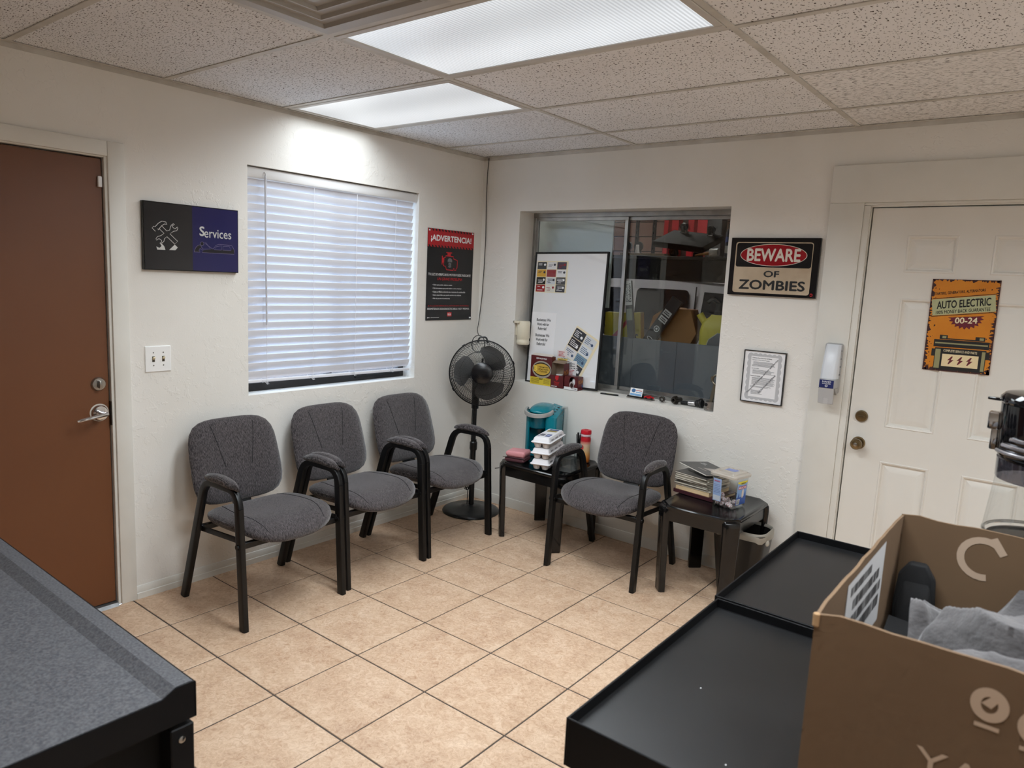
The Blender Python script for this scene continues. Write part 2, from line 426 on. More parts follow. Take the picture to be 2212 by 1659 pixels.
def flat(mb, name, m, parent):
    me = bpy.data.meshes.new(name); me.from_pydata(mb.v, [], mb.f)
    return link(name, me, m, parent)

# ================================================================== the room
CZ = 2.409
XR, YB = 4.9, -6.0              # far ends of the room behind the camera
T = 0.15
# --- walls
m = MB()
m.box(-T, 0, YB, -3.415, 0, CZ + .1).box(-T, 0, -3.415, -2.470, 2.045, CZ + .1).box(-T, 0, -2.470, -1.807, 0, CZ + .1)
m.box(-T, 0, -1.807, -0.611, 0, 0.927).box(-T, 0, -1.807, -0.611, 2.102, CZ + .1).box(-T, 0, -0.611, 0.20, 0, CZ + .1)
wl = struct(m.build('wall_left', WALL))
m = MB()
m.box(0, 0.334, 0, 0.20, 0, CZ + .1).box(0.334, 1.795, 0, 0.20, 0, 0.900).box(0.334, 1.795, 0, 0.20, 2.046, CZ + .1)
m.box(1.795, 2.480, 0, 0.20, 0, CZ + .1).box(2.480, 3.455, 0, 0.20, 2.040, CZ + .1).box(3.455, XR, 0, 0.20, 0, CZ + .1)
wr = struct(m.build('wall_right', WALL))
struct(MB().box(XR, XR + T, YB, 0.2, 0, CZ + .1).build('wall_far_side', WALL))
struct(MB().box(-T, XR + T, YB - T, YB, 0, CZ + .1).build('wall_behind', WALL))

# --- floor: sixteen-inch tiles on a grout bed
fl = struct(MB().box(0, XR, YB, 0, -0.06, -0.0025).build('floor', GROUT))
TS, GX, GY, G = 0.400, 0.3585, -2.4225, 0.0032
def axis_cuts(o, lo, hi):
    k = math.floor((lo - o) / TS); out = []
    while o + k * TS < hi:
        a, b = max(o + k * TS, lo), min(o + (k + 1) * TS, hi)
        if b - a > 0.02: out.append((a, b))
        k += 1
    return out
tiles = {}
for ax0, ax1 in axis_cuts(GX, 0.0, XR):
    for ay0, ay1 in axis_cuts(GY, YB, 0.0):
        key = (round(ax1 - ax0, 3), round(ay1 - ay0, 3))
        if key not in tiles:
            hx, hy = key[0] / 2 - G, key[1] / 2 - G
            me = MB().box(-hx, hx, -hy, hy, -0.008, 0).mesh('tile', 0.0015, 1); me.materials.append(FTILE); tiles[key] = me
        o = link('tile', tiles[key], None, fl, ((ax0 + ax1) / 2, (ay0 + ay1) / 2, random.uniform(-.0003, .0003)))

# --- ceiling: lay-in tiles on a T-bar grid
ce = struct(MB().box(-T, XR + T, YB - T, 0.2, CZ + 0.12, CZ + 0.16).build('ceiling', mat('plenum', rgb(90, 86, 82), 0.9)))
XL = [0.0, 1.1814, 2.4006, 3.6198, XR]
YL = [0.0, -0.3896]
while YL[-1] - 0.6096 > YB: YL.append(YL[-1] - 0.6096)
YL.append(YB)
LIGHTS = {(1, 3), (0, 2), (2, 5), (3, 3)}     # (column, row) cells that hold a troffer; the last two are unseen, added as fill
VENT = (1, 4)
cmesh = {}
def ceil_tile(x0, x1, y0, y1, m, tilt=0.0):
    key = (round(x1 - x0, 3), round(y0 - y1, 3), m.name)
    if key not in cmesh:
        hx, hy = key[0] / 2 - .004, key[1] / 2 - .004
        me = MB().box(-hx, hx, -hy, hy, 0, 0.016).mesh('ceiling_tile'); me.materials.append(m); cmesh[key] = me
    o = link('ceiling_tile', cmesh[key], None, ce, ((x0 + x1) / 2, (y0 + y1) / 2, CZ + 0.004))
    o.rotation_euler = (tilt, 0, 0)
kinds = {0: CT_A, 1: CT_B, 2: CT_B, 3: CT_A}
for i in range(4):
    for j in range(len(YL) - 1):
        if (i, j) in LIGHTS: continue
        m = kinds[i]
        if (i, j) in ((2, 0), (2, 1)): m = CT_C
        x0, x1 = XL[i], XL[i + 1]
        if (i, j) == VENT: x0 = XL[1] + 0.6096
        ceil_tile(x0, x1, YL[j], YL[j + 1], m)
bar = MB()
def tbar(x0, x1, y0, y1, name='grid_bar'):
    MB().box(x0, x1, y0, y1, CZ, CZ + 0.003).build(name, TBAR, ce)
BW = 0.012
for x in XL[1:-1]: tbar(x - BW, x + BW, YB, -0.012)
for y in YL[1:-1]:
    for i in range(4): tbar(XL[i] + BW, XL[i + 1] - BW, y - BW, y + BW)
tbar(XL[1] + 0.6096 - BW, XL[1] + 0.6096 + BW, YL[5] + BW, YL[4] - BW)
# wall angle
MB().box(0, 0.022, YB, 0, CZ - .001, CZ + .002).box(0, 0.003, YB, 0, CZ - .02, CZ).build('wall_angle', TBAR, ce)
MB().box(0.022, XR, -0.022, 0, CZ - .001, CZ + .002).box(0.003, XR, -0.003, 0, CZ - .02, CZ).build('wall_angle', TBAR, ce)

# --- ceiling lights
LENS = lens_mat('troffer_lens', TROFFER)
def troffer(i, j, label, f=1.0):
    x0, x1 = XL[i] + (.014 if i else .040), XL[i + 1] - .014; y1, y0 = YL[j] - .014, YL[j + 1] + .014
    cx, cy_ = (x0 + x1) / 2, (y0 + y1) / 2
    t = thing('ceiling_light', label, 'light', (cx, cy_, CZ + .006), group='fluorescent ceiling troffers')
    hx, hy = (x1 - x0) / 2, (y1 - y0) / 2; r = 0.028
    fm = MB()
    for a in ((-hx, hx, -hy, -hy + r), (-hx, hx, hy - r, hy), (-hx, -hx + r, -hy + r, hy - r), (hx - r, hx, -hy + r, hy - r)):
        fm.box(a[0], a[1], a[2], a[3], -0.008, 0.03)
    fm.build('frame', mat('troffer_frame', rgb(196, 192, 186), 0.45), t, 0.002, 1)
    MB().box(-hx + r, hx - r, -hy + r, hy - r, -0.003, 0.004).build('lens', LENS, t)
    MB().box(-hx, hx, -hy, hy, 0.03, 0.09).build('housing', WHITE, t)
    ld = bpy.data.lights.new('troffer_lamp', 'AREA'); ld.shape = 'RECTANGLE'; ld.size = 2 * (hx - r) - .01; ld.size_y = 2 * (hy - r) - .01
    ld.energy = TROFFER_W * f; ld.spread = TROFFER_SPREAD; ld.color = (0.87, 0.945, 1.0)
    lo = bpy.data.objects.new('lamp', ld); COL.objects.link(lo); lo.parent = t; lo.location = (0, 0, -.006)
troffer(0, 2, 'fluorescent ceiling light with cracked ribbed lens beside the left wall', 0.42)
troffer(1, 3, 'larger-looking fluorescent ceiling light next to the air vent at the top')
troffer(2, 5, 'unseen ceiling fill light added above the cardboard box')  # made-up fixture, fills the foreground and floor
troffer(3, 3, 'unseen ceiling fill light added to the right of the white door')  # made-up fixture, lifts the right wall and overall fill
# --- vent
vx, vy = XL[1] + 0.3048, YL[4] - 0.3048
t = thing('ceiling_vent', 'square grey louvered air vent in the ceiling beside the lit panel', 'vent', (vx, vy, CZ))
VM = mat('vent_paint', rgb(170, 166, 160), 0.45)
seq = [(.293, .004), (.293, .0), (.246, -.001), (.240, -.007), (.234, -.007), (.230, .006), (.200, .010), (.188, .002), (.182, -.006), (.176, -.006), (.172, .006), (.142, .010), (.130, .002), (.124, -.006), (.118, -.006), (.114, .006), (.085, .010), (.072, .0), (.060, -.004)]
m = MB(); m.loft([[(-h, -h, z), (h, -h, z), (h, h, z), (-h, h, z)] for h, z in seq[:3]], caps=False); m.build('vent_frame', VM, t, smooth=20)
for a, b_ in ((2, 6), (7, 11), (12, 16)):
    m = MB(); m.loft([[(-h, -h, z), (h, -h, z), (h, h, z), (-h, h, z)] for h, z in seq[a:b_ + 2]], caps=False); m.build('louver', VM, t, smooth=20)
MB().box(-.073, .073, -.073, .073, -.004, .002).build('centre_plate', VM, t, .004, 1)

# --- baseboards
m = MB(); m.prism([(0, 0), (.012, 0), (.012, .028), (.009, .031), (.009, .05), (.004, .062), (0, .064)], -2.405, -0.004, 'y')
bb = m
# profile is given in (x, z); sweep along y
struct(m.build('baseboard_left', TRIM))
m = MB()
prof = [(0, 0), (-.012, 0), (-.012, .040), (-.006, .062), (0, .064)]
m.prism(prof, 0.012, 2.308, 'x')
struct(m.build('baseboard_right', TRIM))

# ================================================================== left door (brown)
BROWN = mat('brown_door_paint', rgb(110, 66, 36), 0.45, bump=(240, 0.06, 0.001), mottle=(2.2, rgb(102, 60, 33), 0.5))
m = MB(); X0, X1 = 0.0, 0.014
for y0, y1, z0, z1 in ((-2.476, -2.405, 0, 2.10), (-3.480, -3.409, 0, 2.10), (-3.409, -2.476, 2.036, 2.10)): m.box(0, .014, y0, y1, z0, z1)
tr1 = struct(m.build('trim_1', TRIM, None, 0.004, 2))
m = MB()
for y0, y1, z0, z1 in ((-2.488, -2.470, 0, 2.045), (-3.415, -3.397, 0, 2.045), (-3.397, -2.488, 2.030, 2.045)): m.box(-T, 0.004, y0, y1, z0, z1)
jm = m.build('door_jamb', TRIM, tr1, 0.002, 1)
m = MB()
for y0, y1, z0, z1 in ((-2.505, -2.488, 0, 2.030), (-3.397, -3.380, 0, 2.030), (-3.38, -2.505, 2.012, 2.030)): m.box(-.078, -.0535, y0, y1, z0, z1)
m.build('door_stop', TRIM, tr1)
d1 = struct(MB().box(-.052, -.012, -3.393, -2.4925, 0.018, 2.024).build('door_1', BROWN, None, 0.002, 1))
def rose(parent, c, r, m, n=28, ax=(1, 0, 0), name='rose', d=0.012):
    return MB().lathe([(r * .98, 0), (r, d * .3), (r * .86, d * .9), (r * .3, d)], c, n, ax).build(name, m, parent)
dy, dz = -2.536, 1.050
db = rose(d1, (-.012, dy, dz), .031, STEEL, name='deadbolt')
MB().box(0, .018, dy - .006, dy + .006, dz - .017, dz + .017).build('thumb_turn', STEEL, db, .003, 2)
ring = MB().lathe([(.040, 0), (.040, .0015), (.033, .0016)], (-.012, dy, .921), 30, (1, 0, 0)).build('bare_ring', paint(214, 206, 194, .6), d1)
lv = rose(d1, (-.0105, dy, .921), .035, CHROME, name='door_handle', d=.016)
m = MB(); m.cyl((.004, dy, .921), (.048, dy, .921), .011)
m.tube([(.048, dy + .012, .922), (.050, dy, .921), (.050, dy - .05, .913), (.048, dy - .100, .905), (.046, dy - .112, .903)], [.009, .009, .008, .0065, .005], 10)
m.build('lever', CHROME, lv)
tp = struct(MB().prism([(-.11, 0), (.020, 0), (.006, .013), (-.02, .016), (-.11, .016)], -3.395, -2.49, 'y').build('trim_2', mat('threshold_alu', rgb(150, 150, 150), .5, .9, mottle=(14, rgb(96, 96, 96), .8))))
MB().box(-.012, .002, -2.512, -2.4955, 1.905, 1.95).build('alarm_contact', WHITE, d1, .003, 2)
m = MB(); m.box(-.011, .0045, -2.4925, -2.4885, .86, .97)
m.build('strike_plate', mat('dark_bronze', rgb(40, 36, 33), .4, .6), d1)

# ================================================================== left window with blind
DARKFRAME = mat('dark_bronze_frame', rgb(38, 36, 36), 0.5)
W1 = struct(thing('window_1', None, None))
W1['label'] = 'exterior window with dark frame behind the white blind'
m = MB(); y0, y1, z0, z1 = -1.807, -0.611, 0.927, 2.102
for a in ((y0, y1, z0, z0 + .045), (y0, y1, z1 - .045, z1), (y0, y0 + .045, z0 + .045, z1 - .045), (y1 - .045, y1, z0 + .045, z1 - .045), (-1.23, -1.19, z0 + .045, z1 - .045)):
    m.box(-.14, -.105, *a)
m.build('window_frame', DARKFRAME, W1, .003, 1)
MB().box(-.126, -.122, y0 + .04, -1.21, z0 + .04, z1 - .04).build('pane', GLASS, W1)
MB().box(-.119, -.115, -1.21, y1 - .04, z0 + .04, z1 - .04).build('pane', GLASS, W1)
MB().box(-.105, -.094, -1.02, -.66, z0 + .020, z0 + .034).build('sash_rail', BLKMATTE, W1)
# blind
SLAT = bpy.data.materials.new('blind_vinyl'); SLAT.use_nodes = True
nt = SLAT.node_tree; b = nt.nodes['Principled BSDF']; b.inputs['Base Color'].default_value = rgb(236, 236, 240); b.inputs['Roughness'].default_value = .35
tl = nn(nt, 'ShaderNodeBsdfTranslucent'); tl.inputs[0].default_value = rgb(225, 232, 245)
mx = nn(nt, 'ShaderNodeMixShader'); mx.inputs[0].default_value = 0.10
nt.links.new(b.outputs[0], mx.inputs[1]); nt.links.new(tl.outputs[0], mx.inputs[2]); nt.links.new(mx.outputs[0], nt.nodes['Material Output'].inputs[0])
bl = thing('window_blind', 'white horizontal slat window blind lowered over the left window', 'blind', (-.045, -1.209, 0.94))
HY = 0.583
m = MB(); m.prism([(.030, 1.107), (.030, 1.150), (.022, 1.158), (-.03, 1.158), (-.03, 1.112), (.018, 1.100)], -.594, .594, 'y')
m.build('headrail', WHITE, bl, .002, 1)
NS = 24; ztop = 1.085; zbot = 0.085; tilt = math.radians(66)
sm = MB(); rings = []
for t_ in [k / 6 - .5 for k in range(7)]:
    rings.append((t_ * .050, -.003 * (1 - (2 * t_) ** 2)))
top = [(a, h + .0012) for a, h in rings]; bot = [(a, h - .0012) for a, h in reversed(rings)]
prof = [(a * math.cos(tilt) - h * math.sin(tilt), a * math.sin(tilt) + h * math.cos(tilt)) for a, h in top + bot]
sm.prism(prof, -HY, HY, 'y'); sme = sm.mesh('slat'); sme.materials.append(SLAT)
for k in range(NS):
    o = link('slat', sme, None, bl, (0, random.uniform(-.002, .002), ztop + (zbot - ztop) * k / (NS - 1)))
    o.rotation_euler = (random.uniform(-.0012, .0012), 0, 0)
rl = MB().box(-.013, .013, -HY, HY, 0.040, 0.056).build('bottom_rail', SLAT, bl, .003, 2)
rl.rotation_euler = (math.radians(-.6), 0, 0)
CORD = paint(226, 226, 230, .8)
for yy in (-.478, -.182, .118, .421):
    MB().tube([(.0285, yy, 1.10), (.0285, yy, .05)], .0011, 6).tube([(-.0245, yy, 1.10), (-.0245, yy, .05)], .0011, 6).build('ladder_cord', CORD, bl)
    m = MB(); lp = [(.020 + .004 * math.sin(k), yy + .014 * math.sin(k * .9) + .01 * math.cos(k * 1.7), .045 + .012 * math.cos(k * 1.1)) for k in range(14)]
    m.tube(lp, .0012, 6); m.build('cord_knot', CORD, bl)
MB().cyl((.042, -.495, 1.118), (.042, -.487, .355), .0045, n=6).build('tilt_wand', paint(196, 196, 202, .35), bl)
MB().tube([(.025, -.495, 1.135), (.034, -.495, 1.137), (.042, -.495, 1.13), (.042, -.495, 1.115)], .0022, 6).build('wand_hook', CHROME, bl)

# ================================================================== window to the workshop
W2 = struct(thing('window_2', None, None)); W2['label'] = 'aluminium sliding window looking into the dark workshop'
m = MB(); y0, y1 = .155, .195; x0, x1, z0, z1 = .334, 1.795, .900, 2.046
for a in ((x0, x1, z0, z0 + .022), (x0, x1, z1 - .03, z1), (x0, x0 + .022, z0 + .022, z1 - .03), (x1 - .022, x1, z0 + .022, z1 - .03)):
    m.box(a[0], a[1], y0, y1, a[2], a[3])
m.build('window_frame', ALU, W2, .002, 1)
def sash(xa, xb, ya, yb, w_):
    m = MB(); za, zb = z0 + .022, z1 - .03
    for a in ((xa, xb, za, za + w_), (xa, xb, zb - w_, zb), (xa, xa + w_, za + w_, zb - w_), (xb - w_, xb, za + w_, zb - w_)):
        m.box(a[0], a[1], ya, yb, a[2], a[3])
    s = m.build('sash', ALU, W2, .0015, 1)
    MB().box(xa + w_ - .004, xb - w_ + .004, (ya + yb) / 2 - .002, (ya + yb) / 2 + .002, za + w_ - .004, zb - w_ + .004).build('pane', GLASS, s)
    return s
sash(.357, 1.072, .156, .173, .022)
sash(1.046, 1.772, .176, .193, .022)
MB().box(1.030, 1.046, .148, .156, 1.485, 1.492).build('latch', BLKMATTE, W2)

# ================================================================== right door (white, six panels)
DOORW = mat('door_white_paint', rgb(226, 223, 216), 0.4, bump=(300, .05, .0006), mottle=(1.7, rgb(218, 213, 204), .6))
m = MB(); m.box(2.311, 2.470, -.018, 0, 0, 2.046).box(2.470, 2.500, -.012, 0, 0, 2.034)
m.box(3.465, 3.625, -.018, 0, 0, 2.046).box(3.435, 3.465, -.012, 0, 0, 2.034)
m.box(2.311, 3.625, -.020, 0, 2.046, 2.227).box(2.470, 3.465, -.012, 0, 2.034, 2.046)
tr3 = struct(m.build('trim_3', TRIM, None, .003, 2))
m = MB(); m.box(2.482, 2.504, 0, .18, 0, 2.038).box(3.431, 3.453, 0, .18, 0, 2.038).box(2.504, 3.431, 0, .18, 2.026, 2.038)
m.build('door_jamb', TRIM, tr3)
m = MB(); m.box(2.504, 2.524, .043, .07, 0, 2.026).box(3.411, 3.431, .043, .07, 0, 2.026).box(2.524, 3.411, .043, .07, 2.008, 2.026)
m.build('door_stop', TRIM, tr3)
MB().box(2.504, 3.431, -.01, .16, 0, .013).build('sill', ALU, tr3)
D2 = struct(thing('door_2', None, None))
DX0, DX1, DZ0, DZ1, DF = 2.510, 3.426, .015, 2.020, .006      # DF: y of the leaf face
cols = ((2.672, 2.886), (3.021, 3.249)); rows = ((0.22, 0.790), (0.962, 1.595), (1.717, 1.892))
m = MB()
xs = [DX0, cols[0][0], cols[0][1], cols[1][0], cols[1][1], DX1]; zs = [DZ0, rows[0][0], rows[0][1], rows[1][0], rows[1][1], rows[2][0], rows[2][1], DZ1]
for i in range(5):
    for j in range(7):
        if i in (1, 3) and j in (1, 3, 5): continue
        m.box(xs[i], xs[i + 1], DF, DF + .035, zs[j], zs[j + 1])
lf = m.build('leaf', DOORW, D2)
for cx0, cx1 in cols:
    for rz0, rz1 in rows:
        m = MB(); rr = []
        for ins, dy_ in ((0, 0), (.004, -.003), (.010, -.001), (.016, .0095), (.022, .0105), (.046, .002), (.050, .0012)):
            rr.append([(cx0 + ins, DF + dy_, rz0 + ins), (cx1 - ins, DF + dy_, rz0 + ins), (cx1 - ins, DF + dy_, rz1 - ins), (cx0 + ins, DF + dy_, rz1 - ins)])
        m.loft(rr, caps=False); n0 = len(m.v) - 4; m.f.append((n0, n0 + 1, n0 + 2, n0 + 3))
        m.build('door_panel', DOORW, lf, smooth=20)
rose(D2, (2.566, DF, 1.001), .030, BRASS, ax=(0, -1, 0), name='deadbolt', d=.014)
k = MB().box(2.566 - .017, 2.566 + .017, DF - .026, DF - .012, 1.001 - .004, 1.001 + .004).build('thumb_turn', BRASS, D2, .002, 1)
kb = rose(D2, (2.566, DF, .864), .032, BRASS, ax=(0, -1, 0), name='door_knob', d=.012)
MB().lathe([(.012, .008), (.012, .028), (.022, .034), (.0275, .045), (.027, .056), (.020, .064), (.010, .066)], (2.566, DF, .864), 24, (0, -1, 0)).build('knob', BRASS, kb)
MB().lathe([(.009, 0), (.009, .003), (.006, .004)], (2.566, DF - .065, .864), 16, (0, -1, 0)).build('lock_button', STEEL, kb)

# ================================================================== chairs
class Pad:
    """rounded cushion: superellipse outline, domed faces, bent by a function"""
    def __init__(s, a, b, e, tf, tb, m_, bend): s.a, s.b, s.e, s.tf, s.tb, s.m, s.bend = a, b, e, tf, tb, m_, bend
    def h(s, x, y, t):
        q = (abs(x / s.a) ** s.e + abs(y / s.b) ** s.e) ** (1 / s.e)
        return t * max(0.0, 1 - q ** s.m) ** 0.5
    def front(s, x, y, lift=0.0): return s.bend(x, y, s.h(x, y, s.tf) + lift)
    def mb(s, nr=9, na=44):
        m = MB(); rings = []
        def outline(an):
            c, q = math.cos(an), math.sin(an)
            r = (abs(c / s.a) ** s.e + abs(q / s.b) ** s.e) ** (-1 / s.e)
            return c * r, q * r
        ol = [outline(2 * PI * i / na) for i in range(na)]
        rads = [math.sin(PI / 2 * k / nr) for k in range(nr, 0, -1)]
        F = [[s.bend(x * k, y * k, s.tf * max(0, 1 - k ** s.m) ** .5) for x, y in ol] for k in rads[::-1]]
        B = [[s.bend(x * k, y * k, -s.tb * max(0, 1 - k ** s.m) ** .5) for x, y in ol] for k in rads[1:]]
        rings = F + B
        m.loft(rings, caps=True)
        return m
def back_bend(x, y, d):
    # x lateral, y up along the pad, d forward; leans back, wraps a little
    u = y + .195
    fx = -.195 - .27 * u - .06 * u * u + .25 * x * x
    return (fx + d * .95, x * (1.0 - .16 * (u - .2)), .455 + u * .965 + d * .25)
def seat_bend(x, y, d):
    # x lateral, y forward, d up
    drop = -.55 * max(0, y - .08) ** 2 / .17 * .5 - .25 * max(0, -y - .12) ** 2
    saddle = .9 * x * x * .35
    edge = .010 * (y / .24)
    return (.055 + y, x, .435 + drop + saddle - .012 + edge + d)
def make_chair():
    t = thing('waiting_chair', 'x', 'chair', group='grey waiting room chairs')
    bp = Pad(.240, .208, 4.3, .028, .030, 5, back_bend)
    bk = bp.mb().build('backrest', FABRIC, t, smooth=60)
    for sx in (-.118, .118):
        m = MB(); m.tube([bp.front(sx * (1 - .04 * k), .175 - .21 * k / 10, .0004) for k in range(11)], .0016, 6); m.build('seam', SEAM, bk)
    sp = Pad(.252, .246, 3.3, .042, .052, 5.0, seat_bend)
    st = sp.mb().build('seat', FABRIC, t, smooth=60)
    for sx in (-1, 1):
        m = MB(); m.tube([sp.front(sx * (.150 + .030 * math.sin(k / 10 * PI)), -.17 + .385 * k / 10, .0004) for k in range(11)], .0016, 6); m.build('seam', SEAM, st)
    # plastic pan under the seat and behind the back
    hb = MB(); hb.tube(fillet([(-.02, 0, .392), (-.185, 0, .395), (-.235, 0, .60)], .07, 8), .02, 8, flat=(.05, .006), upv=(0, 1, 0)).build('back_support', BLKMETAL, t)
    for sy in (-1, 1):
        Y_ = .268 * sy
        prof = fillet([(-.258, 0, 0.0), (-.050, 0, .625), (.222, 0, .628), (.262, 0, 0.0)], [.075, .075], 7)
        pts = [Vector((p[0], Y_, p[2])) for p in prof]
        F_ = (.0215, .0135)
        ia = 1; ib = len(pts) - 2
        MB().tube(pts[:ia + 1], .02, 16, flat=F_, upv=(1, 0, 0)).build('leg', BLKMETAL, t)
        na_ = ib + 1 - ia; fl_ = [(.0135, .0150 + .0065 * max(0, abs(2 * k / (na_ - 1) - 1) - .3) / .7) for k in range(na_)]
        ar = MB().tube(pts[ia:ib + 1], .02, 16, flat=fl_, upv=(0, 1, 0)).build('armrest', BLKMETAL, t)
        MB().tube(pts[ib:], .02, 16, flat=F_, upv=(1, 0, 0)).build('leg', BLKMETAL, t)
        def arm_bend(x, y, d):
            return (.088 + x, Y_ + y, .652 - .9 * x * x * .9 + d)
        Pad(.150, .0225, 2.8, .024, .018, 3, arm_bend).mb(7, 30).build('armrest_pad', FABRIC, ar, smooth=60)
        # side rail from rear leg to front leg below the seat
        MB().tube([(-.128, Y_ * .93, .372), (.235, Y_ * .93, .398)], .014, 8, flat=(.012, .006), upv=(0, 0, 1)).build('side_rail', BLKMETAL, t)
        MB().cyl((.238, Y_ - .018 * sy, .385), (.238, Y_ + .020 * sy, .385), .012).build('bolt', BLKMETAL, t)
    for x in (-.125, .215):
        MB().box(x - .012, x + .012, -.262, .262, .362, .390).build('crossbar', BLKMETAL, t, .003, 1)
    return t
ch = make_chair()
spots = [((.382, -1.964, 0), 0.0, 'grey corduroy armchair nearest the brown door, leftmost in the row'),
         ((.360, -1.377, 0), 0.0, 'middle grey corduroy armchair in the row below the blind'),
         ((.352, -.795, 0), 0.0, 'grey corduroy armchair in the row closest to the pedestal fan'),
         ((1.421, -.386, 0), math.radians(-90 + 2.6), 'grey corduroy armchair standing alone between the two black end tables')]
for k, (l, rz, lab) in enumerate(spots):
    o = ch if k == 0 else copy_tree(ch)
    o.location = l; o.rotation_euler = (0, 0, rz); o['label'] = lab

# ================================================================== end tables
def end_table(loc, hx, hy, label):
    t = thing('end_table', label, 'table', loc, group='black plastic end tables')
    H = .480
    def octo(a, b, c): return [(a - c, -b), (a, -b + c), (a, b - c), (a - c, b), (-a + c, b), (-a, b - c), (-a, -b + c), (-a + c, -b)]
    m = MB(); m.loft([[(x, y, z) for x, y in octo(hx - i, hy - i, .062 - i * .4)] for i, z in ((.004, H - .022), (0, H - .014), (0, H - .006), (.004, H - .001), (.012, H), (.020, H - .003))])
    m.build('tabletop', BLKPLASTIC, t)
    m = MB(); n = 8
    o_ = octo(hx - .010, hy - .010, .06); i_ = octo(hx - .020, hy - .020, .058)
    m.loft([[(x, y, H - .082) for x, y in o_], [(x, y, H - .020) for x, y in o_], [(x, y, H - .020) for x, y in i_], [(x, y, H - .082) for x, y in i_]], closed=True)
    m.build('apron', BLKPLASTIC, t)
    for sx in (-1, 1):
        for sy in (-1, 1):
            m = MB(); c = Vector((sx * (hx - .030), sy * (hy - .030), 0)); nrm = Vector((sx, sy, 0)).normalized(); tg = Vector((-nrm.y, nrm.x, 0))
            rings = []
            for z, wd, off, th in ((0, .036, -.008, .022), (.25, .040, -.003, .022), (H - .045, .044, .003, .022), (H - .022, .044, .001, .022), (H - .010, .043, -.006, .016), (H - .005, .040, -.014, .008)):
                q = c + nrm * off
                rings.append([q + tg * wd * .82 + nrm * th * .5 + Vector((0, 0, z)), q + tg * wd + nrm * th * .1 + Vector((0, 0, z)), q + tg * wd - nrm * th + Vector((0, 0, z)), q - tg * wd - nrm * th + Vector((0, 0, z)), q - tg * wd + nrm * th * .1 + Vector((0, 0, z)), q - tg * wd * .82 + nrm * th * .5 + Vector((0, 0, z))])
            m.loft(rings); m.build('leg', BLKPLASTIC, t, .003, 1)
    return t
TZ = .480
end_table((.881, -.272, 0), .243, .243, 'black plastic end table in the corner holding the teal coffee maker')
end_table((1.968, -.290, 0), .215, .255, 'black plastic end table beside the bin, with magazines and candy tub')

# ================================================================== pedestal fan
FB = mat('fan_black', rgb(16, 16, 18), .35)
FG = mat('fan_base_black', rgb(26, 26, 27), .28)
fan = thing('pedestal_fan', 'black pedestal fan with round wire guard standing in the corner', 'fan', (.232, -.262, 0))
MB().lathe([(.195, 0), (.197, .006), (.190, .016), (.165, .026), (.075, .036), (.060, .046), (.030, .050)], (0, 0, 0), 48).build('base', FG, fan)
MB().cyl((0, 0, .045), (0, 0, .46), .0185, n=20).build('lower_pole', FB, fan)
MB().lathe([(.022, 0), (.026, .01), (.026, .055), (.020, .062), (.020, .075)], (0, 0, .43), 20).build('height_collar', FB, fan)
MB().cyl((0, 0, .46), (0, 0, .80), .0145, n=20).build('upper_pole', FB, fan)
d = (CAM_POS - Vector((.31, -.295, .971))); d.z = d.z * .55; d.normalize()      # the head faces out into the room, tipped up a little
HC = Vector((.31, -.295, .971)) - Vector(fan.location)
RG = .216
e1 = d.cross(Vector((0, 0, 1))).normalized() * -1; e2 = d.cross(e1) * -1
if e2.z < 0: e2 = -e2
def hp(a, r, dep): return HC + (e1 * math.cos(a) + e2 * math.sin(a)) * r + d * dep
MB().tube([(0, 0, .72), (0, 0, .84), (.01, -.003, .90)], [.024, .026, .03], 14).build('neck', FB, fan)
MB().lathe([(.03, -.150), (.052, -.142), (.060, -.10), (.060, -.055), (.05, -.045)], HC, 24, d).build('motor_housing', FB, fan)
MB().tube([HC + d * -.09 + Vector((0, 0, -.02)), Vector((.008, -.002, .90)), Vector((0, 0, .80))], [.03, .032, .022], 12).build('tilt_joint', FB, fan)
MB().tube([HC + d * -.08 + Vector((0, 0, .05)), HC + d * -.08 + Vector((0, 0, .095))], .007, 8).build('oscillation_knob', FB, fan)
MB().tube([hp(2 * PI * k / 64, RG, -.02) for k in range(64)], .0048, 8, closed=True).build('guard_rim', FB, fan)
def cage(front):
    m = MB(); N = 132 if front else 72; s = 1 if front else -1; c0 = -.02
    r0 = .068 if front else .075
    for k in range(N):
        a = 2 * PI * k / N; tw = .30
        pts = []
        for q in range(7):
            f = q / 6; r = r0 + (RG - r0) * f
            dep = c0 + s * ((.050 if front else .055) * (1 - f ** 3.2))
            pts.append(hp(a + tw * (1 - f) * s, r, dep))
        m.tube(pts, .0013, 4)
    for r, f in ((.145, None), (.195, None), (.206, None)):
        f_ = (r - r0) / (RG - r0); dep = c0 + s * ((.050 if front else .055) * (1 - f_ ** 3.2))
        m.tube([hp(2 * PI * k / 56, r, dep + s * .001) for k in range(56)], .0016, 4, closed=True)
    return m
o = cage(True).build('front_guard', FB, fan); o['kind'] = 'stuff'
o = cage(False).build('rear_guard', FB, fan); o['kind'] = 'stuff'
MB().lathe([(.072, .024), (.072, .030), (.066, .034), (.02, .037)], HC, 40, d).build('hub_badge', mat('badge_black', rgb(12, 12, 16), .25), fan)
MB().lathe([(.03, -.05), (.034, -.03), (.034, .0), (.02, .012)], HC, 24, d).build('blade_hub', FB, fan)
BLADE = mat('fan_blade', rgb(86, 85, 84), .4)
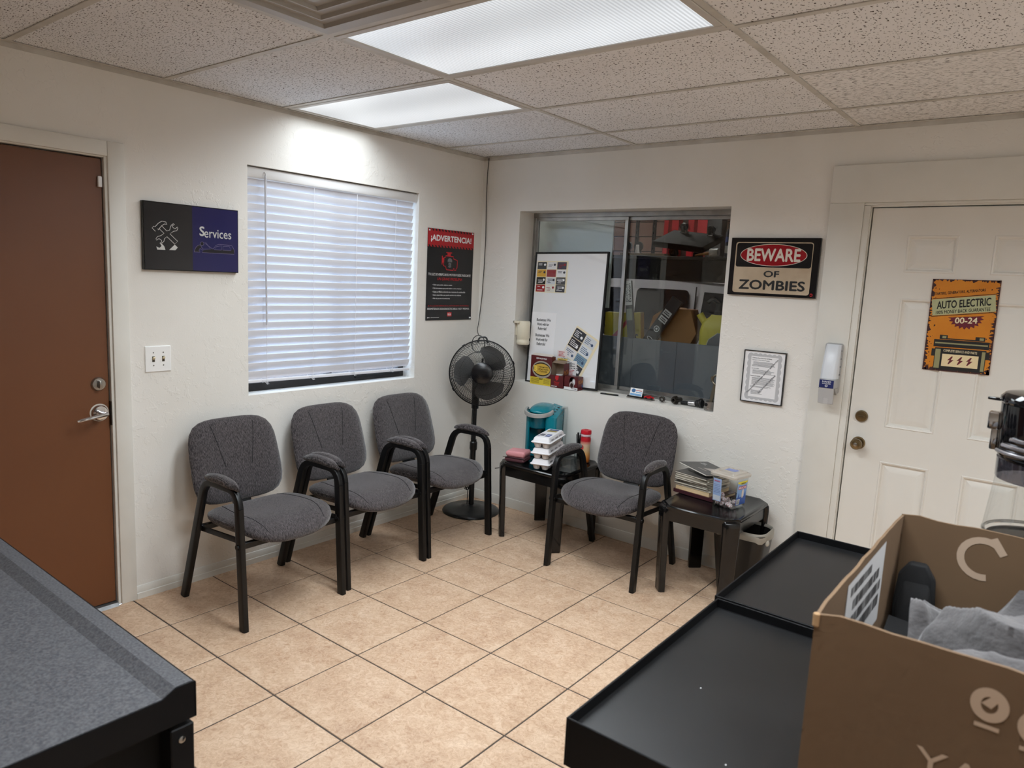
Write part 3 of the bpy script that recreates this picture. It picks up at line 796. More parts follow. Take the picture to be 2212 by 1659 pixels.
for k in range(3):
    m = MB(); rows_ = []
    a0 = 2 * PI * k / 3 + .7
    for q in range(9):
        f = q / 8; r = .03 + f * .158; wd = (.5 + .95 * math.sin(min(1, f * 1.15) * PI * .62)) * (1 - .55 * max(0, f - .8) ** 2 * 25)
        rows_.append([hp(a0 + wd * (g - .5) + .35 * f, r, -.028 + .030 * (g - .5) * (1 - .3 * f)) for g in (0, .25, .5, .75, 1)])
    vs = [p for r in rows_ for p in r]; fs = [(i * 5 + j, i * 5 + j + 1, (i + 1) * 5 + j + 1, (i + 1) * 5 + j) for i in range(8) for j in range(4)]
    nb = len(vs); vs2 = [p - d * .0015 for p in vs]
    m.add(vs + vs2, fs + [tuple(nb + i for i in reversed(f)) for f in fs]); m.build('blade', BLADE, fan, smooth=60)
for a in (.35, 2.2, 3.7, 5.6):
    q = hp(a, RG + .003, -.02); tq = hp(a + .05, RG + .003, -.02) - hp(a - .05, RG + .003, -.02)
    MB().tube([q - tq * .5, q + tq * .5], .006, 6).build('guard_clip', FB, fan)
# carrying handle above the motor, tied to a hanging cord
MB().tube(fillet([HC + d * -.08 + e1 * .035 * -1 + Vector((0, 0, .20)), HC + d * -.07 + e1 * -.03 + Vector((0, 0, .235)), HC + d * -.07 + e1 * .02 + Vector((0, 0, .24)), HC + d * -.08 + e1 * .03 + Vector((0, 0, .20))], .02, 5), .006, 8).build('handle', mat('fan_handle', rgb(58, 60, 60), .4), fan)
m = MB(); m.tube([(-.012, .012, .84), (-.022, .0, .70), (-.020, -.004, .55), (-.020, -.003, .47), (-.022, -.01, .30), (-.02, -.02, .05)], .0028, 6)
m.build('power_cord', BLKMATTE, fan)
# cord hanging from the ceiling down the corner
CM = mat('grey_cord', rgb(62, 60, 58), .5)
m = MB(); pts = [(.048, -.008, 2.405), (.040, -.008, 2.30), (.038, -.008, 2.16), (.044, -.008, 1.98), (.047, -.008, 1.85), (.044, -.009, 1.66), (.036, -.010, 1.46), (.024, -.012, 1.33), (.022, -.02, 1.26), (.040, -.05, 1.235), (.09, -.10, 1.215), (.16, -.17, 1.205)]
sm_ = []
for k in range(len(pts) - 1):
    for i in range(4):
        t_ = i / 4; sm_.append(Vector(pts[k]).lerp(Vector(pts[k + 1]), t_))
sm_.append(Vector(pts[-1]))
m.tube(sm_, .0030, 6); ep = Vector(pts[-1])
lp = [ep + e1 * (.045 * math.sin(k * .42)) + Vector((0, 0, -.06 + .06 * math.cos(k * .42))) + d * (.002 * k - .03) for k in range(34)]
m.tube(lp, .0030, 6)
tag(m.build('hanging_cord', CM), 'thin dark cord hanging down the room corner and looped behind the fan', 'cord')
m = MB()
m.tube(fillet([(.66, -.012, .33), (.60, -.03, .31), (.56, -.035, .325), (.52, -.02, .32), (.42, -.06, .318), (.33, -.14, .30)], .03, 4), .003, 6)
tag(m.build('table_cord', BLKMATTE), 'black cord running along the wall behind the corner table', 'cord')
m = MB(); lp = []
for k in range(40):
    a = k * .62; lp.append((.46 + .010 * math.sin(a * .3), -.60 + .022 * math.sin(a) + .03, .310 + .045 * math.cos(a)))
m.tube([(.36, -.64, .36), (.41, -.60, .352)] + lp + [(.50, -.53, .345), (.44, -.46, .36)], .0024, 5)
tag(m.build('coiled_cord', BLKMATTE), 'bundled black cord dangling under the chair next to the fan', 'cord')

# ================================================================== things on the walls
INK = paint(18, 18, 20, .4); PRW = paint(236, 236, 236, .5); PRRED = paint(176, 30, 38, .5)
RZL = PI / 2                       # prints on the left wall: local x runs along +y, local -y points into the room
# --- light switch
t = thing('light_switch', 'white double toggle light switch plate beside the brown door', 'switch', (0, -2.2755, 1.149), RZL)
SWW = paint(238, 238, 236, .3)
m = MB(); m.loft([[(x, y_, z) for x, z in rrect(-.061 + i, .061 - i, -.061 + i, .061 - i, .004)] for i, y_ in ((0, 0), (0, -.003), (.003, -.006))])
m.build('plate', SWW, t)
for x in (-.023, .023):
    MB().box(x - .006, x + .006, -.0066, -.005, -.013, .013).build('slot', paint(60, 54, 40, .6), t)
    MB().prism([(-.006, -.003), (-.017, .006), (-.015, .011), (-.006, .006)], x - .0045, x + .0045, 'x').build('toggle', paint(222, 208, 170, .35), t)
    for z in (-.03, .03): MB().lathe([(.0032, 0), (.0032, .001)], (x, -.006, z), 10, (0, -1, 0)).build('screw', paint(120, 118, 112, .4), t)

# --- services sign
t = thing('services_sign', 'black and navy glossy sign reading Services above the light switch', 'sign', (0, -2.104, 1.715), RZL)
SG = mat('sign_charcoal', rgb(44, 44, 46), .08); SN = mat('sign_navy', rgb(36, 36, 82), .08); SL = paint(196, 196, 192, .4); SL2 = paint(104, 98, 130, .4)
MB().box(-.233, .233, -.020, 0, -.1535, .1535).build('board', mat('sign_edge', rgb(14, 14, 15), .15), t, .001, 1)
flat(MB().rect(-.228, -.004, -.1495, .1495, -.0203), 'charcoal_panel', SG, t)
flat(MB().rect(-.004, .229, -.1495, .1495, -.0203), 'navy_panel', SN, t)
def sl(pts):
    out = []
    for x, y in pts:
        u = (x - 105) / 1875; tp = 95 + 240 * u; bt = 1470 + 100 * u; v = (y - tp) / (bt - tp)
        out.append((-.233 + .466 * u, .1535 - .307 * v))
    return out
YS = -.0208
m = MB(); wv = .0024
m.ribbon(sl([(325, 712), (265, 645), (295, 610), (320, 622), (385, 548), (450, 512), (520, 532), (541, 575), (490, 570), (440, 605), (375, 685), (365, 660)]), wv, YS)
m.ribbon(sl([(440, 605), (535, 708), (590, 690), (600, 640), (622, 592), (660, 566), (682, 576), (640, 610), (652, 642), (692, 668), (736, 632), (746, 655), (722, 706), (660, 716), (592, 766), (735, 915), (680, 972), (535, 820), (487, 862), (476, 912), (440, 947), (400, 946), (432, 925), (436, 895), (385, 856), (342, 890), (330, 860), (362, 815), (420, 800), (482, 755), (388, 655)]), wv, YS)
m.poly(sl([(400, 948), (440, 962), (480, 1010), (502, 1085), (350, 1076), (335, 1010), (390, 1042), (432, 1005)]), YS).poly(sl([(680, 980), (736, 1040), (690, 1092), (570, 1086)]), YS)
flat(m, 'tools_emblem', SL, t)
flat(MB().poly(sl([(1425, 1078), (1460, 1100), (1610, 1105), (1640, 1105), (1820, 1120), (1870, 1070), (1888, 1130), (1884, 1192), (1215, 1143), (1235, 1102), (1385, 1085)]), -.0206).poly(sl([(1052, 1130), (1085, 1050), (1130, 1000), (1180, 990), (1205, 1040), (1170, 1065), (1150, 1100), (1175, 1138)]), -.0206).poly(sl(ellipse(1215, 970, 36, 38, 20)), -.0206), 'car_emblem_fill', paint(32, 32, 36, .2), t)
m = MB(); wv = .0017
m.ribbon(sl([(1052, 1130), (1085, 1050), (1130, 1000), (1180, 990), (1205, 1040), (1235, 1078), (1385, 1080), (1300, 955), (1262, 950), (1290, 975), (1425, 1078), (1452, 1066), (1502, 1006), (1560, 990), (1830, 1016), (1870, 1070), (1890, 1130), (1884, 1194), (1215, 1145), (1235, 1102), (1170, 1065), (1150, 1100), (1175, 1138), (1052, 1130)]), wv, YS)
m.ribbon(sl(ellipse(1215, 970, 36, 38, 20)), wv, YS, True)
m.ribbon(sl([(1460, 1095), (1512, 1032), (1625, 1020), (1612, 1105)]), wv, YS, True).ribbon(sl([(1640, 1105), (1652, 1032), (1780, 1032), (1820, 1120)]), wv, YS, True)
flat(m, 'car_emblem', SL2, t)
a = sl([(1165, 600), (1270, 790)]); txt(t, 'S', (a[0][0] + a[1][0]) / 2, .038, .026, .046, SL, YS, .03)
txt(t, 'ervices', .1245, .030, .140, .041, SL, YS, .008)

# --- warning poster
t = thing('warning_poster', 'black and red Spanish warning poster between the blind and the room corner', 'poster', (0, -.305, 1.598), RZL)
PW, PH = .447, .597
m = MB(); nx, nz = 6, 24; pts = []
for j in range(nz + 1):
    for i in range(nx + 1):
        u, v = i / nx, j / nz
        pts.append((-PW / 2 + PW * u, -.0025 - .006 * max(0, v - .8) ** 1.5 * 5 * (.5 + .5 * math.sin(v * 20)) * (.4 + .6 * u), PH / 2 - PH * v))
fs = [(j * (nx + 1) + i, j * (nx + 1) + i + 1, (j + 1) * (nx + 1) + i + 1, (j + 1) * (nx + 1) + i) for j in range(nz) for i in range(nx)]
m.add(pts + [(p[0], p[1] + .0008, p[2]) for p in pts], fs + [tuple(len(pts) + k for k in reversed(f)) for f in fs])
m.build('sheet', mat('poster_black', rgb(24, 24, 26), .3), t)
def pu(u): return -PW / 2 + PW * u
def pv(v): return PH / 2 - PH * v
flat(MB().rect(pu(0), pu(1), pv(.197), pv(.0), -.0042), 'red_banner', PRRED, t)
m = MB()
for k in range(15):
    u = k / 15 + .012
    m.poly([(pu(u), pv(0)), (pu(u + .03), pv(0)), (pu(u + .048), pv(.024)), (pu(u + .018), pv(.024))], -.0046)
    m.poly([(pu(u + .0), pv(.176)), (pu(u + .03), pv(.176)), (pu(u + .048), pv(.1975)), (pu(u + .018), pv(.1975))], -.0046)
flat(m, 'hazard_stripes', INK, t)
YP = -.0048
txt(t, '¡ADVERTENCIA!', pu(.5), pv(.105), PW * .88, PH * .082, PRW, YP, .045)
RED2 = paint(196, 34, 44, .5)
def en(p): return [(pu(.47) + (x - 480) / 760 * PW, pv(.345) + (635 - y) / 1470 * PH) for x, y in p]
m = MB()
m.ribbon(en([(413, 545), (540, 552), (540, 585), (610, 612), (606, 735), (592, 742), (588, 772), (560, 772), (558, 742), (545, 742), (543, 776), (432, 770), (412, 716), (382, 708), (384, 628), (388, 575), (413, 570)]), .0058, YP, True)
m.rect(en([(420, 0)])[0][0], en([(516, 0)])[0][0], en([(0, 502)])[0][1], en([(0, 484)])[0][1], YP).rect(en([(440, 0)])[0][0], en([(496, 0)])[0][0], en([(0, 545)])[0][1], en([(0, 500)])[0][1], YP)
m.rect(en([(350, 0)])[0][0], en([(364, 0)])[0][0], en([(0, 690)])[0][1], en([(0, 550)])[0][1], YP).rect(en([(364, 0)])[0][0], en([(384, 0)])[0][0], en([(0, 660)])[0][1], en([(0, 580)])[0][1], YP)
flat(m, 'engine_emblem', RED2, t)
SK = paint(120, 120, 122, .5)
flat(MB().poly(en(ellipse(484, 625, 38, 46, 24)), YP).poly(en([(460, 660), (508, 660), (504, 700), (464, 700)]), YP).poly(en([(456, 708), (512, 708), (504, 728), (484, 734), (464, 728)]), YP), 'skull_emblem', SK, t)
flat(MB().poly(en(ellipse(468, 650, 12, 14, 14)), YP - .0003).poly(en(ellipse(501, 650, 12, 14, 14)), YP - .0003).poly(en([(484, 666), (492, 684), (476, 684)]), YP - .0003), 'skull_eyes', INK, t)
txt(t, 'TU LUZ DE VERIFICAR EL MOTOR PUEDE INDICARTE', pu(.49), pv(.493), PW * .92, PH * .026, PRW, YP, .012)
txt(t, 'UN GRAVE PROBLEMA', pu(.49), pv(.541), PW * .54, PH * .031, RED2, YP, .012, .25)
for k, (s, wd) in enumerate((('• Fallas que pueden dejarte varado', .42), ('• Falla del sistema que puede dañar a otros sistemas', .63), ('• Hasta un 40% de reducción en el consumo de combustible', .72), ('• Daño catastrófico que puede costarte más adelante', .63), ('• Falla de prueba de emisiones', .38))):
    txt(t, s, pu(.12 + wd / 2), pv(.609 + .0375 * k), PW * wd, PH * .019, PRW, YP, .012)
txt(t, 'SI TU LUZ DE VERIFICAR EL MOTOR ESTÁ ENCENDIDA,', pu(.49), pv(.838), PW * .90, PH * .022, RED2, YP, .0)
txt(t, 'PERMÍTENOS DIAGNOSTICARLA HOY MISMO.', pu(.49), pv(.871), PW * .92, PH * .026, PRW, YP, .014)
flat(MB().rect(pu(.452), pu(.55), pv(.958), pv(.912), YP), 'red_logo', RED2, t)
flat(MB().ribbon([(pu(.50) + x * .016, pv(.935) + z * .009) for x, z in ellipse(0, 0, 1, 1, 18)], .002, YP - .0004, True).rect(pu(.468), pu(.534), pv(.938), pv(.932), YP - .0004), 'red_logo_mark', PRW, t)
flat(MB().rect(pu(.03), pu(.05), pv(.975), pv(.965), -.0055).rect(pu(.055), pu(.08), pv(.973), pv(.967), -.0055).rect(pu(.10), pu(.28), pv(.972), pv(.969), -.0055), 'fine_print', PRW, t)
m = MB()
for u, v in ((.03, .02), (.965, .016), (.965, .975)): m.box(pu(u) - .006, pu(u) + .006, -.0105 if v > .5 else -.0065, -.004, pv(v) - .005, pv(v) + .005)
m.build('adhesive_tab', PRW, t)

# --- zombie sign
t = thing('zombie_sign', 'glossy black framed sign reading Beware of Zombies beside the workshop window', 'sign', (2.055, 0, 1.7235))
BW_, BH_ = .466, .305
MB().box(-.233, .233, -.020, 0, -.1525, .1525).build('board', mat('sign_black_gloss', rgb(20, 20, 24), .07), t, .001, 1)
TAN = mat('sign_tan', rgb(196, 180, 158), .12, mottle=(9, rgb(160, 136, 110), .5)); SR = mat('sign_red', rgb(150, 26, 36), .12)
def bu(u): return -.233 + .466 * u
def bv(v): return .1525 - .305 * v
flat(MB().poly(rrect(bu(.058), bu(.93), bv(.955), bv(.075), .014), -.0203), 'plate', TAN, t)
flat(MB().poly(rrect(bu(.072), bu(.922), bv(.505), bv(.09), .012), -.0206), 'black_field', mat('sign_field_black', rgb(24, 24, 28), .1), t)
flat(MB().poly(ellipse(bu(.495), bv(.295), .1755, .0575), -.0209), 'white_oval', mat('sign_cream', rgb(226, 216, 204), .12), t)
flat(MB().poly(ellipse(bu(.495), bv(.295), .1725, .0548), -.0212), 'red_oval', SR, t)
SCR = paint(222, 214, 204, .2)
txt(t, 'BEWARE', bu(.50), bv(.293), .282, .068, SCR, -.0216, .035)
txt(t, 'OF', bu(.497), bv(.618), .083, .034, INK, -.0208, .035)
txt(t, 'ZOMBIES', bu(.505), bv(.81), .350, .052, INK, -.0208, .035)
txt(t, 'ↄ', bu(.955), bv(.945), .014, .016, paint(214, 40, 46, .3), -.0206, .03)

# --- framed certificate
t = thing('framed_certificate', 'thin black framed certificate with diagonal lettering below the zombie sign', 'certificate', (2.0605, 0, 1.136))
m = MB()
for a in ((-.113, .113, -.1415, -.1375), (-.113, .113, .1375, .1415), (-.113, -.109, -.1375, .1375), (.109, .113, -.1375, .1375)): m.box(a[0], a[1], -.017, 0, a[2], a[3])
m.build('frame', INK, t)
MB().box(-.109, .109, -.011, -.004, -.1375, .1375).build('paper', paint(238, 238, 240, .2), t)
GR = paint(186, 187, 190, .6); TX = paint(126, 127, 130, .6); TX2 = paint(70, 70, 74, .6)
m = MB()
def scallop(pts, amp, n):
    out = []
    for k in range(len(pts) - 1):
        (x0, z0), (x1, z1) = pts[k], pts[k + 1]
        for i in range(n):
            t_ = i / n; nx_, nz_ = (z1 - z0), -(x1 - x0); d_ = math.hypot(nx_, nz_)
            o_ = amp * abs(math.sin(t_ * PI * (n / 4)))
            out.append((x0 + (x1 - x0) * t_ + nx_ / d_ * o_, z0 + (z1 - z0) * t_ + nz_ / d_ * o_))
    return out
outer = scallop([(-.088, -.122), (-.088, .122), (.088, .122), (.088, -.122), (-.088, -.122)], -.006, 28)
inner = [(-.072, -.110), (-.072, .110), (.072, .110), (.072, -.110)]
m.ribbon([(-.082, -.116), (-.082, .116), (.082, .116), (.082, -.116)], .0, -.0113, True)
n_o = len(outer); m = MB()
ip = []
for x, z in outer:
    ip.append((max(-.073, min(.073, x)), max(-.111, min(.111, z))))
m.add([(x, -.0113, z) for x, z in outer] + [(x, -.0113, z) for x, z in ip], [(k, (k + 1) % n_o, n_o + (k + 1) % n_o, n_o + k) for k in range(n_o)])
flat(m, 'lace_border', GR, t)
txt(t, 'Customer Care Warranty Certificate', -.014, .101, .105, .0065, TX2, -.0116, .02)
txt(t, 'Coverage: 12 Month Repair Protection', -.019, .090, .095, .005, TX2, -.0116, .012)
m = MB(); random.seed(3)
for z0, n, ln in ((.080, 4, .13), (.062, 2, .134), (.036, 5, .128), (-.005, 9, .136), (-.052, 2, .12), (-.075, 5, .07)):
    for k in range(n):
        z = z0 - k * .0047; m.rect(-.066 + (.006 if n > 3 else 0), -.066 + ln * random.uniform(.8, 1), z - .0011, z + .0009, -.0115)
flat(m, 'fine_print', TX, t)
txt(t, 'Service Items', -.046, .045, .040, .005, TX2, -.0116, .012); txt(t, 'Exclusions and Limitations', -.042, .004, .054, .005, TX2, -.0116, .012)
txt(t, 'Nationwide Coverage on Parts and Service', -.004, .004, .245, .011, mat('cert_grey_ink', rgb(92, 92, 96), .6), -.0119, .02, 0, math.radians(52))
txt(t, 'Ask for Details and Rates', .022, -.035, .135, .009, MATS['cert_grey_ink'], -.0119, .02, 0, math.radians(52))

# --- hand sanitizer dispenser on the door casing
t = thing('sanitizer_dispenser', 'grey and white hand sanitizer dispenser mounted on the white door casing', 'dispenser', (2.412, -.018, 1.20))
SGY = paint(170, 170, 170, .4); STR = mat('frosted_cover', rgb(214, 218, 224), .3)
m = MB(); m.loft([[(x, y_, z) for x, z in rrect(-.042, .040, -.100, .155, .012)] for y_ in (0, -.022, -.026)]); m.build('back_plate', SGY, t, .002, 1)
# sloping cover
sec = lambda hw, y0_, y1_, z: [(-hw, y0_, z), (-hw, y1_ + .012, z), (-hw + .012, y1_, z), (hw - .012, y1_, z), (hw, y1_ + .012, z), (hw, y0_, z)]
m = MB(); m.loft([sec(.036, -.026, -.040, .150), sec(.037, -.026, -.060, .10), sec(.038, -.026, -.082, .02), sec(.038, -.026, -.086, -.022)]); m.build('cover', STR, t, .002, 1)
m = MB(); m.loft([sec(.040, -.026, -.090, -.022), sec(.040, -.026, -.092, -.068)]); m.build('label_band', SGY, t, .002, 1)
m = MB(); m.add([(-.040, -.026, -.068), (.040, -.026, -.068), (.040, -.088, -.068), (-.040, -.088, -.068), (-.03, -.026, -.105), (.036, -.026, -.105)], [(0, 1, 2, 3), (0, 4, 5, 1), (1, 5, 2), (0, 3, 4), (4, 3, 2, 5)]); m.build('spout_shroud', paint(158, 158, 156, .4), t)
m = MB(); m.prism([(-.090, -.066), (-.080, -.066), (-.066, -.148), (-.078, -.148)], -.036, .036, 'x'); lv_ = m.build('push_lever', paint(176, 176, 177, .35), t, .002, 1)
MB().prism([(-.0825, -.118), (-.078, -.116), (-.072, -.147), (-.0785, -.147)], -.009, .011, 'x').build('thumb_rest', paint(186, 186, 187, .35), lv_)
NV = paint(32, 42, 96, .35)
flat(MB().poly(rrect(-.034, .034, -.066, -.026, .002), -.0925), 'label', NV, t)
txt(t, 'HAND', 0, -.0345, .042, .009, PRW, -.0929, .02); txt(t, 'SANITIZER', 0, -.0445, .042, .005, PRW, -.0929, .01)
flat(MB().poly(ellipse(0, -.0555, .0065, .0065, 18), -.0929), 'emblem', PRW, t)
flat(MB().rect(-.0042, .0042, -.0568, -.0542, -.0932).rect(-.0013, .0013, -.0597, -.0513, -.0932), 'emblem_cross', NV, t)
m = MB()
for k in range(4): m.cyl((.041, -.030, .12 - .04 * k), (.041, -.034, .12 - .04 * k), .003, n=8)
m.build('cover_rivets', paint(120, 120, 120, .5), t)

# --- poster on the white door
t = thing('battery_poster', 'orange and black vintage battery poster on the white panel door', 'poster', (2.937, .004, 1.4805), rot=(0, math.radians(-.5), 0))
QW, QH = .268, .425
MB().box(-QW / 2, QW / 2, -.003, 0, -QH / 2, QH / 2).build('plate', mat('poster_orange', rgb(214, 136, 36), .35, mottle=(7, rgb(196, 112, 24), .6)), t)
def qu(u): return -QW / 2 + QW * u
def qv(v): return QH / 2 - QH * v
random.seed(11)
m = MB()
def grunge(p0, p1, inw, amp, n):
    (x0, z0), (x1, z1) = p0, p1; e_ = [(x0 + (x1 - x0) * k / n, z0 + (z1 - z0) * k / n) for k in range(n + 1)]
    q = [(x + inw[0] * a_, z + inw[1] * a_) for (x, z), a_ in ((p, amp * random.uniform(.15, 1) ** 1.6) for p in e_)]
    m.add([(x, -.0033, z) for x, z in e_] + [(x, -.0033, z) for x, z in q], [(k, k + 1, n + 2 + k, n + 1 + k) for k in range(n)])
c_ = [(qu(0), qv(0)), (qu(1), qv(0)), (qu(1), qv(1)), (qu(0), qv(1))]
grunge(c_[0], c_[1], (0, -1), .013, 60); grunge(c_[1], c_[2], (-1, 0), .022, 90); grunge(c_[3], c_[2], (0, 1), .030, 60); grunge(c_[0], c_[3], (1, 0), .018, 90)
for k in range(60):
    x, z = (random.choice([qu(random.uniform(.0, .12)), qu(random.uniform(.88, 1))]), qv(random.uniform(.03, .97))); r_ = random.uniform(.0012, .0045)
    m.poly([(x + r_ * random.uniform(.4, 1) * math.cos(a_), z + r_ * random.uniform(.4, 1) * math.sin(a_)) for a_ in (0, 1, 2, 3, 4, 5)], -.0034)
flat(m, 'worn_border', paint(58, 22, 22, .5), t)
an = math.radians(7.5)
txt(t, 'STARTERS, GENERATORS, ALTERNATORS', qu(.42), qv(.135), QW * .76, QH * .034, INK, -.0037, .02, .1, an)
def rot4(cx, cz, w_, h_, a_): 
    return [(cx + x * math.cos(a_) - z * math.sin(a_), cz + x * math.sin(a_) + z * math.cos(a_)) for x, z in ((-w_ / 2, -h_ / 2), (w_ / 2, -h_ / 2), (w_ / 2, h_ / 2), (-w_ / 2, h_ / 2))]
flat(MB().poly(rot4(qu(.50), qv(.275), QW * .93, QH * .175, an), -.0036), 'green_band', paint(178, 180, 138, .5), t)
flat(MB().poly(rot4(qu(.50), qv(.178), QW * .93, QH * .006, an), -.0037).poly(rot4(qu(.50), qv(.372), QW * .93, QH * .006, an), -.0037), 'band_rules', INK, t)
txt(t, 'AUTO ELECTRIC', qu(.50), qv(.253), QW * .80, QH * .085, INK, -.0040, .03, .12, an)
txt(t, '100% MONEY BACK GUARANTEE', qu(.50), qv(.333), QW * .80, QH * .036, INK, -.0040, .012, .1, an)
MAR = paint(104, 22, 40, .5); CRM = paint(236, 222, 186, .5)
st_ = []
cxs, czs = qu(.56), qv(.395)
for k in range(23):
    a_ = math.radians(187.5 + 180 * k / 22); r_ = (.072 if k % 2 == 0 else .058); st_.append((cxs + r_ * math.cos(a_), czs + .82 * r_ * math.sin(a_)))
flat(MB().poly(st_, -.0036), 'starburst', MAR, t)
txt(t, '00-24', qu(.57), qv(.435), QW * .33, QH * .066, CRM, -.0040, .03, .05, math.radians(3))
DK = paint(28, 26, 24, .5); OL = paint(150, 146, 104, .5)
flat(MB().rect(qu(.16), qu(.92), qv(.985), qv(.745), -.0036).rect(qu(.13), qu(.95), qv(.735), qv(.655), -.0036).rect(qu(.21), qu(.33), qv(.65), qv(.605), -.0036).rect(qu(.74), qu(.88), qv(.65), qv(.605), -.0036).rect(qu(.33), qu(.74), qv(.65), qv(.638), -.0036).rect(qu(.11), qu(.16), qv(.84), qv(.76), -.0036).rect(qu(.92), qu(.97), qv(.84), qv(.76), -.0036), 'battery_drawing', DK, t)
flat(MB().rect(qu(.15), qu(.93), qv(.70), qv(.685), -.0039).rect(qu(.17), qu(.25), qv(.97), qv(.76), -.0039).rect(qu(.86), qu(.91), qv(.97), qv(.76), -.0039).rect(qu(.25), qu(.31), qv(.64), qv(.615), -.0039).rect(qu(.80), qu(.86), qv(.64), qv(.615), -.0039), 'battery_shading', OL, t)
txt(t, 'COMPLETE SERVICE AND PARTS', qu(.54), qv(.775), QW * .50, QH * .026, CRM, -.0042, .015, 0, math.radians(-1))
flat(MB().rect(qu(.28), qu(.82), qv(.945), qv(.81), -.0039), 'cream_label', paint(232, 212, 168, .5), t)
m = MB()
for u in (.41, .55, .69):
    for s in (0, 1):
        pass
    x, z = qu(u), qv(.876); q = .0105
    m.poly([(x + .3 * q, z + 1.75 * q), (x + .9 * q, z + 1.75 * q), (x + .25 * q, z + .25 * q), (x - 1.2 * q, z - .1 * q)], -.0042)
    m.poly([(x - .2 * q, z + .15 * q), (x + 1.3 * q, z + .2 * q), (x - .5 * q, z - 1.8 * q), (x - .9 * q, z - 1.75 * q)], -.0042)
flat(m, 'lightning_bolts', MAR, t)

# --- paper cup dispenser in the window recess
CRE = paint(226, 218, 196, .4)
t = thing('cup_dispenser', 'cream plastic paper cup dispenser fixed to the workshop window recess', 'dispenser', (.384, .036, 1.155))
MB().lathe([(.040, 0), (.044, .006), (.045, .022), (.0415, .028), (.0415, .040), (.045, .046), (.045, .150), (.040, .160)], (0, 0, 0), 28).build('tube', CRE, t)
MB().box(-.050, -.035, -.02, .02, .06, .15).build('bracket', CRE, t, .002, 1)
MB().box(-.050, .0, -.055, -.047, .145, .160).box(-.050, -.040, -.055, -.0, .145, .160).build('clip', CRE, t, .002, 1)

# ================================================================== on the corner table
TEAL = mat('teal_gloss', rgb(6, 122, 138), .18, spec=.5); TEAL2 = mat('teal_dark', rgb(4, 96, 112), .3); SILV = mat('silver_plastic', rgb(190, 190, 188), .3, .4)
t = thing('coffee_maker', 'teal single-serve coffee maker with silver handle on the corner table', 'coffee maker', (.718, -.128, TZ), math.radians(20))
m = MB()
def arc(cx, cy_, r, a0, a1, n=14): return [(cx + r * math.cos(math.radians(a0 + (a1 - a0) * k / n)), cy_ + r * math.sin(math.radians(a0 + (a1 - a0) * k / n))) for k in range(n + 1)]
BX, BY, BR = -.030, -.035, .080
oa = arc(BX, BY, BR, -42, -318 + 0, 24) if False else arc(BX, BY, BR, 0, 232, 24); ia_ = arc(BX, BY, BR - .010, 232, 0, 24)
m.prism(oa + ia_, .0, .285, 'z'); m.build('cavity_shell', TEAL, t, smooth=40)
m = MB(); m.prism(rrect(.028, .105, -.100, .115, .022), 0, .262, 'z'); cb = m.build('column', TEAL, t, .004, 2)
m = MB(); m.prism(rrect(-.108, .105, .035, .120, .03), 0, .272, 'z'); m.build('rear_body', TEAL, t, .004, 2)
m = MB(); m.prism(rrect(-.105, .03, -.108, .05, .03), 0, .028, 'z'); m.build('drip_base', TEAL2, t, .003, 2)
MB().lathe([(.052, .176), (.058, .182), (.066, .240), (.070, .268), (.070, .275)], (BX, BY - .012, 0), 32).build('brew_head', TEAL2, t)
# sloped shoulder with buttons
m = MB(); m.loft([[(.028, -.098, .255), (.105, -.098, .255), (.105, -.090, .262), (.028, -.090, .268)], [(.028, .115, .262), (.105, .115, .262), (.103, .112, .300), (.028, .112, .318)]]); m.build('shoulder', TEAL, t, .004, 2)
for k in range(4):
    q = .2 + .2 * k; z = .2645 + (.311 - .2645) * q * .86 + .002
    MB().lathe([(.0085, 0), (.0085, .002), (.005, .003)], (.066 + .002 * k, -.093 + .200 * q, z), 14, (.15, -.20, 1)).build('button', paint(16, 40, 48, .3), t)
# domed lid
def dome(x, y, d_): return (BX + .012 + x, BY + .045 + y, .282 + .16 * (y + .12) * .35 + d_)
Pad(.078, .125, 2.4, .034, .012, 2.2, dome).mb(9, 36).build('lid', TEAL, t, smooth=60)
hpts = []
for k in range(25):
    a_ = math.radians(165 + 195 * k / 24)
    hpts.append((BX + .005 + .088 * math.cos(a_), BY - .010 + .098 * math.sin(a_), .268 + .020 * (1 + math.sin(a_)) * .9))
MB().tube(hpts, .01, 10, flat=(.013, .008), upv=(0, 0, 1)).build('handle', SILV, t)
m = MB(); m.prism(rrect(.100, .128, .02, .118, .010), .06, .300, 'z'); m.build('water_tank', CLEAR, t)
m = MB(); m.prism(rrect(.099, .130, .018, .120, .010), .300, .308, 'z'); m.build('tank_lid', CLEAR, t)

